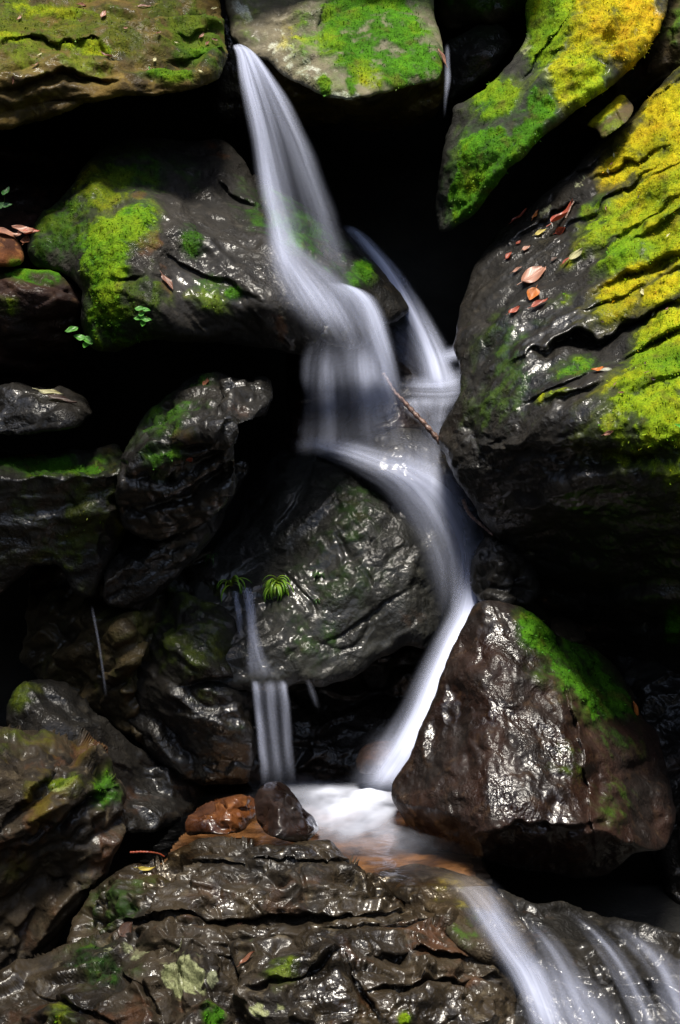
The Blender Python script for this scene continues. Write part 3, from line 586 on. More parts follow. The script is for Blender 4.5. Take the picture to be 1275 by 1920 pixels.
rock('boulder', 'leaflodge', 'dark wet stone in the shadow holding one pale yellow leaf',
     [(-60, 735), (40, 722), (110, 730), (160, 748), (180, 775), (150, 800), (60, 815), (-60, 815)],
     [(-60, 735, 4.24), (100, 728, 4.24), (170, 770, 4.14), (60, 765, 4.02), (120, 775, 4.02), (60, 812, 4.06)], M_DARK, R=30, T=0.4, seed=17, chip=(9, .03), cat='rock')
rock('boulder', 'strata', 'black slanting rock layers joining the angular shelf to the broad grey boulder',
     [(190, 1000), (260, 985), (340, 965), (420, 905), (450, 860), (470, 870), (440, 930), (410, 985), (360, 1050), (310, 1100), (260, 1150), (195, 1130)],
     [], planes=[((190, 1000, 4.35), (455, 850, 4.4), (350, 1000, 4.12)), ((240, 1080, 4.1), (440, 940, 4.14), (330, 1100, 4.16)), ((480, 860, 4.5), (470, 930, 4.4), (380, 1000, 4.12))], mat=M_DARK, R=8, T=0.5, seed=39, amp=4, chip=(9, .03), strata=(28, 12, .03), cat='rock')
# --- lower left wall
rock('boulder', 'wallbrown', 'dim broad broken rock face in the shade behind the single thread of water',
     [(60, 1060), (150, 1050), (240, 1080), (330, 1050), (470, 1010), (480, 1200), (470, 1420), (330, 1440), (220, 1360), (120, 1300), (40, 1240)],
     [], planes=[((60, 1060, 4.5), (330, 1060, 4.36), (240, 1180, 4.14)), ((100, 1200, 4.3), (240, 1160, 4.12), (200, 1300, 4.2)), ((240, 1150, 4.14), (300, 1100, 4.24), (330, 1420, 4.26))], mat=M_MOSSROCK, R=14, T=0.5, seed=18, amp=7, chip=(9, .045), strata=(40, 8, .035), crack=(6, .01), wet=0.8, paint=[('rust', 180, 1200, 40, 30, 0, .7), ('moss', 200, 1190, 90, 70, 0, .35, 2, .4)], cat='rock', blades=.3)
rock('boulder', 'wallmid', 'dark wet rock face left of the small side trickle with bright glints',
     [(250, 1160), (300, 1090), (350, 1060), (400, 1050), (440, 1100), (470, 1200), (480, 1300), (478, 1400), (470, 1470), (380, 1470), (300, 1440), (255, 1380), (225, 1320), (255, 1260)],
     [(250, 1160, 4.36), (350, 1060, 4.36), (440, 1100, 4.26), (330, 1150, 4.12), (420, 1180, 4.10), (470, 1250, 4.20), (320, 1260, 4.06), (420, 1262, 4.02), (360, 1350, 4.02), (440, 1380, 4.06), (300, 1430, 4.16), (420, 1465, 4.11)],
     M_DARK, R=26, T=0.6, seed=19, chip=(8, .03), strata=(-25, 7, .03), crack=(5, .01), grooves=[([(340, 1285), (400, 1272), (460, 1280)], 14, .05), ([(280, 1330), (340, 1400), (400, 1430)], 14, .04)],
     paint=[('moss', 340, 1180, 90, 100, 0, .42, 1.9, .5), ('rust', 440, 1370, 40, 50, 0, .5), ('rust', 330, 1420, 80, 30, 20, .4), ('moss', 440, 1370, 20, 20, 0, .4, .9)], cat='rock', blades=.5)
rock('boulder', 'walllow', 'dark slick rock in the left shade above the mossy brown corner boulder',
     [(10, 1330), (30, 1290), (80, 1272), (130, 1280), (170, 1320), (210, 1370), (260, 1400), (330, 1430), (390, 1470), (360, 1530), (280, 1560), (210, 1560), (120, 1440), (20, 1420)],
     [(10, 1330, 4.06), (80, 1275, 4.16), (170, 1320, 4.16), (100, 1330, 3.96), (170, 1380, 4.01), (260, 1420, 4.11), (370, 1470, 4.21), (270, 1500, 4.08), (280, 1555, 3.96), (60, 1400, 3.96)],
     M_DARK, R=24, T=0.6, seed=20, chip=(8, .035), strata=(-20, 8, .03), paint=[('rust', 250, 1500, 80, 40, 0, .5), ('moss', 40, 1310, 30, 30, 0, .5, 2)], cat='rock', blades=.5)
rock('boulder', 'cornerleft', 'brown and mossy cracked boulder in the lower left corner',
     [(-200, 1370), (0, 1362), (60, 1366), (120, 1378), (150, 1372), (200, 1410), (212, 1445), (236, 1480), (240, 1520), (228, 1575), (200, 1640), (150, 1700), (100, 1780), (60, 1860), (-60, 1900), (-200, 1900)],
     [(-200, 1370, 3.8), (60, 1368, 3.9), (150, 1376, 3.9), (205, 1430, 3.8), (0, 1420, 3.56), (110, 1420, 3.58), (190, 1460, 3.58), (60, 1480, 3.46), (150, 1500, 3.5), (215, 1550, 3.58), (60, 1580, 3.45), (120, 1640, 3.52), (0, 1700, 3.42), (60, 1800, 3.5), (-200, 1700, 3.3)],
     M_LEDGE, R=16, T=0.8, seed=21, chip=(7, .05), strata=(38, 5, .05), crack=(5, .012), wet=0.45,
     grooves=[([(0, 1560), (60, 1490), (110, 1430)], 18, .06), ([(100, 1560), (160, 1500), (215, 1480)], 16, .06)],
     paint=[('moss', 50, 1395, 70, 20, 0, 0.45, 1.9, .6), ('moss', 120, 1460, 30, 16, -10, 0.7, 1.9), ('moss', 190, 1485, 24, 30, 0, 0.8, 0.6), ('rust', 100, 1430, 110, 40, 0, 0.7), ('rust', 190, 1590, 40, 60, 0, 0.8), ('rust', 60, 1700, 80, 100, 0, 0.6), ('lich', 118, 1470, 22, 10, -30, .8, .9), ('moss', 90, 1480, 110, 60, -20, .3, 2.2, .5), ('rust', 130, 1410, 120, 30, 0, 1.3), ('rust', 60, 1560, 120, 90, -30, 1.0), ('moss', 60, 1620, 70, 60, -30, .25, 1.6, .5)])
# --- central wall under the fall
rock('boulder', 'central', 'broad grey green wet boulder in the middle with water sliding down its right side',
     [(440, 985), (470, 905), (515, 855), (560, 832), (620, 826), (700, 832), (780, 862), (845, 905), (905, 960), (910, 1040), (885, 1110), (852, 1178), (812, 1222), (760, 1212), (715, 1232), (660, 1270), (600, 1290), (560, 1282), (520, 1296), (440, 1296), (385, 1290), (362, 1200), (362, 1090), (400, 1030)],
     [(470, 905, 4.62), (560, 834, 4.68), (700, 835, 4.62), (845, 905, 4.5), (905, 970, 4.48), (420, 1030, 4.32), (520, 920, 4.42), (620, 900, 4.46), (740, 940, 4.36), (840, 980, 4.36), (500, 1050, 4.34), (640, 1060, 4.24), (780, 1080, 4.22), (860, 1120, 4.34), (400, 1150, 4.18), (520, 1180, 4.16), (660, 1180, 4.13), (790, 1190, 4.17), (450, 1280, 4.08), (580, 1270, 4.10), (720, 1225, 4.18)],
     M_GREY, R=26, T=0.7, seed=22, amp=4, big=(0.04, 3.5), mid=(0.004, 15), fine=(0.0022, 60), strata=(40, 5, .010), chip=(6, .014), step=2.5, crack=(4, .008),
     grooves=[([(600, 1215), (650, 1185), (720, 1130), (770, 1105)], 9, .014), ([(500, 1055), (560, 1100), (600, 1150)], 10, .010), ([(590, 850), (570, 920), (520, 990)], 14, .03)], bumps=[(520, 920, 50, 60, 30, .06), (640, 980, 60, 90, 0, .03)],
     paint=[('moss', 650, 960, 50, 60, 0, 0.62, 0.15), ('moss', 620, 1040, 60, 50, 0, 0.5, 0.2), ('moss', 560, 1190, 80, 50, 0, 0.42, 0.6), ('moss', 660, 1090, 100, 40, 0, .4, .2), ('rust', 770, 1160, 40, 30, 0, 0.4), ('rust', 480, 1150, 40, 100, 0, .2), ('dry', 790, 1100, 80, 80, 0, .35)], mv=0.5, blades=0.5)
rock('boulder', 'splash', 'low dark wet rock under the veil of water with wrinkled silver glints',
     [(545, 850), (600, 825), (680, 812), (730, 798), (790, 806), (830, 850), (870, 910), (900, 960), (860, 950), (760, 905), (660, 870)],
     [(545, 850, 4.7), (680, 815, 4.62), (740, 800, 4.55), (820, 840, 4.5), (895, 955, 4.4), (740, 840, 4.34), (800, 880, 4.34), (860, 945, 4.3), (660, 865, 4.4)], M_DARK, R=20, T=0.5, seed=23, chip=(9, .02), mid=(.014, 15), cat='rock')
rock('boulder', 'veilback', 'dim brown rock face seen through the thin veil of falling water',
     [(540, 640), (620, 620), (700, 600), (760, 620), (800, 700), (835, 760), (835, 830), (760, 830), (640, 850), (540, 850)],
     [(540, 640, 4.85), (700, 605, 4.8), (835, 760, 4.75), (640, 720, 4.62), (740, 720, 4.6), (640, 845, 4.6), (780, 820, 4.56)], M_BROWN, R=30, T=0.5, seed=24, chip=(7, .04), cat='rock')
rock('boulder', 'underwall', 'shaded dark rock recess under the broad grey boulder beside the pool',
     [(400, 1270), (560, 1260), (700, 1210), (840, 1200), (850, 1300), (800, 1400), (740, 1470), (560, 1480), (400, 1480)],
     [(400, 1270, 4.55), (700, 1215, 4.65), (840, 1210, 4.6), (620, 1330, 4.56), (750, 1330, 4.56), (470, 1380, 4.4), (560, 1470, 4.46), (740, 1460, 4.44)], M_DARK, R=26, T=0.5, seed=25, chip=(7, .04), paint=[('moss', 440, 1370, 30, 30, 0, .5, 1.0)], cat='rock', blades=.4)
# --- right, below the great boulder
rock('boulder', 'wetknob', 'small glossy black rock wedged between the big right boulder and the pyramid rock',
     [(880, 1062), (892, 1028), (910, 1008), (942, 1006), (985, 1045), (1020, 1100), (1000, 1140), (935, 1140), (896, 1126), (882, 1096)],
     [(880, 1065, 4.1), (915, 1010, 4.1), (985, 1045, 4.05), (930, 1060, 3.9), (960, 1100, 3.92), (900, 1110, 4.0), (1000, 1130, 4.0)], M_DARK, R=22, T=0.5, seed=26, chip=(11, .03), mid=(.014, 16), cat='rock')
rock('boulder', 'pyramid', 'pyramid shaped wet brown boulder with a mirror bright face and mossy right shoulder',
     [(892, 1132), (925, 1123), (966, 1132), (1010, 1160), (1050, 1195), (1110, 1212), (1150, 1246), (1188, 1300), (1202, 1340), (1232, 1372), (1252, 1450), (1264, 1540), (1252, 1590), (1185, 1602), (1138, 1642), (1080, 1648), (1000, 1632), (905, 1612), (815, 1592), (762, 1548), (732, 1502), (735, 1470), (768, 1420), (790, 1360), (815, 1300), (838, 1240), (860, 1182)],
     [],
     planes=[((918, 1130, 3.84), (925, 1540, 3.38), (735, 1490, 3.70)), ((918, 1130, 3.84), (925, 1540, 3.38), (1090, 1540, 3.42)), ((1000, 1160, 3.82), (1112, 1540, 3.425), (1250, 1540, 3.74)),
             ((930, 1548, 3.37), (1100, 1548, 3.40), (1000, 1640, 3.62)), ((1010, 1210, 3.80), (1200, 1420, 3.74), (1120, 1230, 4.06)), ((735, 1500, 3.70), (900, 1565, 3.42), (815, 1600, 3.68))], mat=M_BROWN, R=16, T=0.6, seed=27, amp=3, big=(.02, 3), mid=(.003, 14), fine=(.0015, 60), strata=(-62, 5, .010), chip=(6, .012), step=2.4, rim=0.8,
     grooves=[([(1060, 1290), (1080, 1380), (1100, 1470), (1115, 1600)], 9, .035), ([(900, 1570), (980, 1545), (1060, 1556), (1120, 1540)], 20, .05), ([(1010, 1170), (1050, 1260), (1075, 1330)], 9, .02)],
     bumps=[(1090, 1590, 40, 40, 0, .03)],
     paint=[('moss', 1010, 1190, 32, 50, -35, 1.0, 0.85), ('moss', 1080, 1255, 70, 50, 40, 1.05, 0.85), ('moss', 1130, 1310, 60, 45, 40, 0.95, 0.75), ('moss', 1060, 1220, 50, 30, 30, 0.9, 1.0), ('moss', 1160, 1370, 50, 50, 0, 0.5, 0.2), ('moss', 1060, 1430, 40, 40, 0, 0.4, 1.4), ('moss', 1150, 1500, 40, 40, 0, .42, .8),
            ('rust', 1085, 1600, 30, 50, 0, 0.9), ('rust', 960, 1170, 14, 20, 0, 0.7), ('rust', 1195, 1395, 30, 30, 0, 0.5), ('rust', 850, 1400, 80, 160, 20, 0.3), ('dry', 1090, 1270, 80, 80, 40, .8)], blades=0.8)
rock('stone', 'flatpebble', 'flat pale edged stone lying behind the mossy shoulder of the pyramid boulder',
     [(1032, 1158), (1060, 1156), (1092, 1172), (1104, 1200), (1070, 1206), (1034, 1190)], [(1032, 1158, 4.2), (1092, 1172, 4.2), (1060, 1185, 4.12), (1100, 1200, 4.14)], M_LEDGE, R=12, T=0.2, seed=28, amp=2, wet=.6, step=2.2, cat='stone')
rock('boulder', 'rightback', 'dim bank rock in the deep shade right of the pyramid boulder',
     [(1150, 1200), (1500, 1200), (1500, 1700), (1260, 1700), (1200, 1560), (1160, 1400)],
     [(1150, 1200, 4.4), (1500, 1200, 4.2), (1260, 1350, 4.2), (1280, 1500, 4.05), (1250, 1680, 4.0), (1500, 1650, 3.8)], M_DARK, R=30, T=0.5, seed=29, chip=(8, .04), paint=[('rust', 1260, 1450, 40, 60, 0, .4)], cat='rock')
# --- stones in the pool
rock('stone', 'orange', 'rust orange wet stone at the left end of the pool',
     [(346, 1548), (356, 1526), (390, 1504), (425, 1490), (455, 1485), (474, 1496), (482, 1530), (450, 1562), (400, 1566), (352, 1566)],
     [(346, 1548, 3.64), (420, 1492, 3.72), (478, 1500, 3.66), (400, 1525, 3.56), (450, 1520, 3.54), (400, 1562, 3.56), (470, 1545, 3.56)], planes=[((360, 1530, 3.66), (425, 1490, 3.78), (430, 1520, 3.55)), ((350, 1550, 3.58), (430, 1522, 3.55), (400, 1566, 3.52)), ((430, 1520, 3.55), (478, 1500, 3.68), (465, 1552, 3.60))], soft=.006, mat=M_ORANGE, R=12, T=0.25, seed=30, amp=2.5, chip=(14, .02), strata=(20, 12, .012), step=2.0, cat='stone')
rock('stone', 'blackstone', 'glossy dark brown stone leaning on the rust orange stone in the pool',
     [(477, 1495), (488, 1474), (505, 1464), (526, 1466), (545, 1480), (557, 1496), (562, 1512), (590, 1532), (602, 1556), (578, 1578), (545, 1580), (500, 1566), (480, 1545)],
     [(477, 1500, 3.6), (510, 1466, 3.64), (557, 1496, 3.6), (600, 1556, 3.5), (510, 1500, 3.5), (540, 1530, 3.44), (575, 1555, 3.44), (500, 1550, 3.48), (550, 1578, 3.46)], planes=[((495, 1466, 3.66), (555, 1490, 3.62), (530, 1518, 3.42)), ((530, 1518, 3.42), (600, 1552, 3.50), (545, 1578, 3.40)), ((478, 1500, 3.56), (530, 1516, 3.42), (505, 1562, 3.42)), ((560, 1500, 3.58), (600, 1550, 3.54), (545, 1530, 3.42))], soft=.008, mat=M_GLOSS, R=9, T=0.22, seed=31, amp=1.5, big=(.01, 5), chip=(8, .012), mid=(.003, 16), fine=(.001, 60), step=2.0, paint=[], cat='stone')
rock('stone', 'redstone', 'small reddish stone half drowned in the splash at the foot of the cascade',
     [(664, 1430), (680, 1398), (705, 1385), (738, 1390), (745, 1430), (715, 1452), (672, 1450)],
     [(664, 1430, 4.2), (705, 1387, 4.25), (742, 1400, 4.2), (705, 1415, 4.1), (715, 1450, 4.1)], M_BROWN, R=22, T=0.2, seed=32, amp=2, chip=(12, .015), step=2.2, paint=[('rust', 710, 1410, 30, 30, 0, .9)], cat='stone')
# --- foreground ledges
rock('boulder', 'ledgeback', 'jagged wet rock ledge directly in front of the pool stones',
     [(175, 1655), (200, 1640), (250, 1625), (310, 1612), (345, 1588), (385, 1572), (440, 1570), (475, 1584), (515, 1590), (560, 1580), (590, 1576), (620, 1578), (652, 1602), (668, 1612), (700, 1640), (735, 1672), (800, 1690), (840, 1700), (850, 1740), (800, 1790), (500, 1800), (260, 1790), (120, 1790), (140, 1720)],
     [(175, 1655, 3.5), (310, 1612, 3.5), (400, 1572, 3.46), (560, 1580, 3.42), (660, 1605, 3.4), (735, 1672, 3.34), (840, 1700, 3.3), (400, 1605, 3.34), (560, 1612, 3.3), (250, 1650, 3.34), (400, 1632, 3.3), (560, 1636, 3.26), (680, 1660, 3.24), (250, 1700, 3.22), (400, 1690, 3.18), (560, 1700, 3.14), (700, 1710, 3.14), (200, 1770, 3.24), (500, 1780, 3.14), (800, 1770, 3.14)],
     M_LEDGE, R=14, T=0.7, seed=33, amp=4, chip=(13, .036), strata=(3, 11, .028), mid=(.007, 18), crack=(7, .012), step=2.2,
     grooves=[([(300, 1630), (420, 1622), (560, 1626), (700, 1622)], 10, .035), ([(180, 1722), (400, 1728), (560, 1716), (740, 1722)], 14, .06)],
     paint=[('rust', 500, 1680, 200, 60, 0, .5), ('rust', 300, 1740, 120, 30, 0, .7), ('moss', 210, 1700, 50, 40, 0, 0.6, 0.15), ('moss', 280, 1650, 40, 14, 0, .4, .4), ('rust', 280, 1615, 40, 20, 0, .8), ('rust', 780, 1700, 70, 30, 0, .8), ('rust', 420, 1740, 60, 14, 0, .5), ('moss', 640, 1690, 18, 14, 0, .5, .3)])
rock('boulder', 'ledgeleft', 'front left rock ledge with pale yellow green lichen patches',
     [(-220, 1890), (-60, 1850), (20, 1818), (60, 1792), (130, 1772), (200, 1748), (260, 1738), (320, 1745), (380, 1738), (430, 1735), (448, 1770), (455, 1840), (452, 1920), (440, 2080), (-220, 2080)],
     [(-220, 1890, 3.3), (60, 1792, 3.3), (260, 1740, 3.26), (430, 1738, 3.22), (100, 1815, 3.1), (260, 1780, 3.08), (400, 1780, 3.06), (60, 1880, 2.98), (250, 1850, 2.98), (400, 1860, 2.96), (0, 2050, 2.85), (400, 2050, 2.84)],
     M_LEDGE, R=13, T=0.6, seed=34, amp=4, chip=(10, .045), strata=(28, 7, .03), mid=(.007, 16), crack=(6, .012), step=2.3,
     grooves=[([(210, 1800), (270, 1850), (300, 1910)], 12, .05), ([(330, 1800), (345, 1900)], 12, .05), ([(60, 1850), (180, 1900), (260, 1960)], 14, .05)],
     paint=[('rust', 300, 1890, 120, 40, 0, .8), ('lich', 340, 1832, 48, 34, 20, 1.15, 0.75), ('lich', 240, 1775, 60, 11, -5, 0.95, 0.7), ('lich', 335, 1760, 32, 18, -10, 1.0, 0.75), ('lich', 395, 1845, 12, 12, 0, 1, .6), ('moss', 180, 1800, 60, 40, 10, 0.7, 0.2), ('moss', 395, 1905, 18, 24, 0, 0.9, 0.8), ('rust', 220, 1900, 70, 50, 30, .8), ('rust', 60, 1900, 80, 40, 0, .7), ('rust', 180, 1760, 60, 14, -10, .6), ('moss', 110, 1900, 30, 20, 0, .5, 1.9)])
rock('boulder', 'ledgeright', 'front right rock ledge of layered wet brown stone beside the lower stream',
     [(425, 1760), (440, 1732), (500, 1725), (560, 1715), (640, 1722), (720, 1712), (760, 1700), (830, 1690), (860, 1712), (850, 1760), (905, 1790), (945, 1810), (965, 1840), (975, 1900), (1000, 2080), (440, 2080), (430, 1900), (455, 1850)],
     [(440, 1735, 3.2), (560, 1718, 3.2), (720, 1715, 3.2), (830, 1692, 3.22), (500, 1760, 3.04), (640, 1760, 3.02), (780, 1750, 3.06), (900, 1792, 3.08), (960, 1840, 3.06), (500, 1830, 2.94), (640, 1820, 2.92), (780, 1830, 2.94), (900, 1850, 2.96), (600, 1920, 2.86), (800, 1920, 2.86), (950, 1930, 2.95), (500, 2050, 2.8), (900, 2050, 2.82)],
     M_LEDGE, R=13, T=0.6, seed=35, amp=4, chip=(9, .045), strata=(8, 8, .035), mid=(.007, 16), crack=(5, .012), step=2.2,
     grooves=[([(700, 1790), (800, 1775), (900, 1800)], 14, .06), ([(480, 1860), (560, 1840), (640, 1790)], 12, .04), ([(700, 1850), (820, 1830), (930, 1830)], 14, .05), ([(650, 1800), (690, 1860), (720, 1930)], 14, .05), ([(450, 1745), (620, 1740), (830, 1730)], 8, .025)],
     paint=[('rust', 820, 1760, 120, 40, 10, 1.0), ('rust', 560, 1930, 90, 40, 0, .7), ('rust', 700, 1780, 110, 40, 0, 0.55), ('rust', 560, 1800, 60, 40, 0, .3), ('rust', 850, 1830, 80, 26, 0, .8), ('lich', 505, 1895, 32, 16, -10, 1.0, 0.8), ('moss', 530, 1830, 30, 24, -40, 0.5, 1.7), ('moss', 760, 1912, 14, 14, 0, 0.9, 1.9), ('moss', 480, 1770, 30, 20, 0, .35, .6), ('rust', 660, 1880, 50, 40, 0, .6)])
# --- stream bed at the lower right
rock('boulder', 'bedstone', 'ochre stone under the lower stream just below the outlet of the pool',
     [(690, 1640), (760, 1625), (840, 1632), (900, 1650), (960, 1700), (1000, 1760), (1010, 1800), (960, 1815), (900, 1800), (850, 1770), (820, 1720), (740, 1680)],
     [(690, 1640, 3.36), (840, 1635, 3.36), (960, 1700, 3.26), (1005, 1790, 3.16), (780, 1665, 3.28), (870, 1690, 3.2), (850, 1740, 3.12), (930, 1770, 3.1), (960, 1812, 3.08)], M_LEDGE, R=18, T=0.4, seed=36, amp=3, chip=(8, .025), mid=(.01, 14), step=2.4,
     paint=[('moss', 850, 1680, 40, 40, 0, .45, 3), ('moss', 870, 1740, 40, 30, 30, .4, .8)], cat='stone', blades=0)
rock('boulder', 'beddark', 'dark streaked rock slope under the stream in the lower right corner',
     [(930, 1665), (1000, 1690), (1060, 1685), (1130, 1720), (1220, 1735), (1300, 1760), (1500, 1770), (1500, 2080), (980, 2080), (960, 1900), (985, 1830), (1005, 1780), (970, 1720)],
     [(930, 1665, 3.42), (1120, 1715, 3.46), (1500, 1770, 3.36), (1040, 1730, 3.26), (1200, 1740, 3.3), (1010, 1800, 3.14), (1150, 1820, 3.16), (1300, 1820, 3.14), (1000, 1920, 3.02), (1150, 1920, 3.02), (1300, 1930, 3.0), (1200, 2060, 2.92)], M_DARK, R=10, rim=0.5, T=0.5, seed=37, amp=4, chip=(8, .035), strata=(-45, 7, .03), mid=(.004, 15), step=2.5,
     paint=[('rust', 1000, 1700, 50, 60, 0, .7), ('rust', 1100, 1830, 60, 80, 0, .4)], cat='rock')

# ------------------------------------------------------------------ gorge sides, ground and bed (the setting), with added unseen light blockers
def gorge():
    nt, levels = 300, [(-0.9, 0), (-0.3, 0), (0.3, .03), (0.8, .06), (1.3, .1), (1.9, .16), (2.5, .25), (3.0, .5), (3.6, .95), (4.3, 1.7), (5.2, 3.2), (6.5, 6.5), (9, 14), (14, 34)]
    th = np.linspace(0, 2*np.pi, nt, endpoint=False); V = []
    dens = []
    for (z0, r0), (z1, r1) in zip(levels[:-1], levels[1:]):
        for k in range(4): dens.append((z0+(z1-z0)*k/4, r0+(r1-r0)*k/4))
    dens.append(levels[-1])
    front = np.clip(np.sin(th), 0, 1)**1.5; backw = np.clip(-np.sin(th), 0, 1)**1.2
    r = 2.15+front*2.05+backw*4.5
    for z, ro in dens:
        rr = r+ro*(1+1.0*backw)
        V.append(np.stack([rr*np.cos(th), -3.0+rr*np.sin(th), np.full(nt, z)], 1))
    V = np.concatenate(V); n = len(dens)
    out = V-np.array([0, -3.0, 0]); out[:, 2] = 0; out /= np.linalg.norm(out, axis=1)[:, None]
    V = V+out*(0.16*fbm(V, 1.3, 5, .55, 3)+0.10*cells(V, 2.2, 5)[0])[:, None]
    i = np.arange(n-1)[:, None]*nt; j = np.arange(nt)[None]; jn = (j+1) % nt
    Fq = np.stack([i+j, i+nt+j, i+nt+jn, i+jn], -1).reshape(-1, 4)
    tag(mesh_obj('gorge', V, Fq, M_GORGE), kind='structure')
gorge()
hx_, hy_ = np.meshgrid(np.linspace(-4, 4, 120), np.linspace(0.55, 5, 70))  # sheet added out of view to block light leaking behind the top rocks
hp = np.stack([hx_.ravel(), hy_.ravel(), CAMZ+1.93+0.5*(hy_.ravel()-0.55)], 1); hp[:, 2] += 0.06*fbm(hp, 2.5, 4, .5, 6)
ih = np.arange(hx_.size).reshape(hx_.shape)
tag(mesh_obj('added_light_block', hp, np.stack([ih[:-1, :-1], ih[:-1, 1:], ih[1:, 1:], ih[1:, :-1]], -1).reshape(-1, 4), M_GORGE), kind='structure')
gx, gy = np.meshgrid(np.linspace(-8, 8, 200), np.linspace(-11, 3, 180))
gp = np.stack([gx.ravel(), gy.ravel(), np.zeros(gx.size)], 1)
gp[:, 2] = -0.25+0.10*fbm(gp, 1.5, 5, .55, 2)+0.42*sstep(-0.9, 0.1, gp[:, 1])
ii_ = np.arange(180*200).reshape(180, 200)
tag(mesh_obj('stream_bed', gp, np.stack([ii_[:-1, :-1], ii_[:-1, 1:], ii_[1:, 1:], ii_[1:, :-1]], -1).reshape(-1, 4), M_GORGE), kind='structure')

def add_shade_leaves():  # unseen leaves added overhead, cut along the sun direction to shade the lower left
    r = np.random.default_rng(12); n = 20000
    x = r.uniform(-3.2, 0.6, n); y = r.uniform(-3.4, 0.4, n); z = r.uniform(3.5, 4.3, n)
    t = (3.8-z)/sv[2]; hx = x+sv[0]*t; hy = y+sv[1]*t
    clump = fbm(np.stack([x, y, z*0.6], 1), 1.6, 3, .5, 4)
    wob = 0.18*np.sin(hx*4.1)+0.15*np.sin(hy*3.3)
    keep = (hy < -0.70+wob) & (hx < np.where(hy > -1.4, -0.66, -0.50)+wob) & (clump > 0.10)
    x, y, z = x[keep], y[keep], z[keep]; n = len(x)
    c = np.stack([x, y, z], 1); a = r.normal(size=(n, 3)); a[:, 2] *= .5; a /= np.linalg.norm(a, axis=1)[:, None]
    b = np.cross(a, r.normal(size=(n, 3))*[.6, .6, 1.5]); b /= np.linalg.norm(b, axis=1)[:, None]; L = r.uniform(.07, .13, (n, 1))
    V = np.stack([c-a*L, c-b*L*.45, c+a*L, c+b*L*.45], 1).reshape(-1, 3)
    tag(mesh_obj('added_shade_leaves', V, np.arange(4*n).reshape(n, 4), LEAFM['dark_green'], None, True, {'leafuv': ('FLOAT_VECTOR', np.tile([[0, 0, 0], [-.5, .5, 0], [0, 1, 0], [.5, .5, 0]], (n, 1)))}), kind='stuff')
add_shade_leaves()

# ------------------------------------------------------------------ water
def cr(vals, n):
    v = np.array(vals, float); m = len(v); t = np.linspace(0, m-1, n); i = np.minimum(t.astype(int), m-2); f = (t-i)[:, None]
    p0 = v[np.maximum(i-1, 0)]; p1 = v[i]; p2 = v[i+1]; p3 = v[np.minimum(i+2, m-1)]
    return 0.5*((2*p1)+(-p0+p2)*f+(2*p0-5*p1+4*p2-p3)*f**2+(-p0+3*p1-3*p2+p3)*f**3)

def edge_fade(u, nv, soft, seed):
    # ragged, wandering side edges and uneven thickness along the flow
    v = np.linspace(0, 1, nv)
    jl = fbm(np.stack([v*1.9, np.full(nv, seed*1.7), np.zeros(nv)], 1), 1.0, 3, .6, seed); jr = fbm(np.stack([v*1.9, np.full(nv, seed*1.7+9), np.zeros(nv)], 1), 1.0, 3, .6, seed+3)
    l = u[None]-0.07*np.clip(jl+.2, 0, 1)[:, None]*2; r = 1-u[None]-0.07*np.clip(jr+.2, 0, 1)[:, None]*2
    e = sstep(0, 0.40*soft, l)*sstep(0, 0.40*soft, r)
    U, V = np.meshgrid(u, v); n = fbm(np.stack([U.ravel()*5, V.ravel()*1.2, np.full(U.size, seed*3.3)], 1), 1.0, 3, .55, seed+6).reshape(U.shape)
    return e*np.clip(1+0.75*n, 0.2, 1.7)

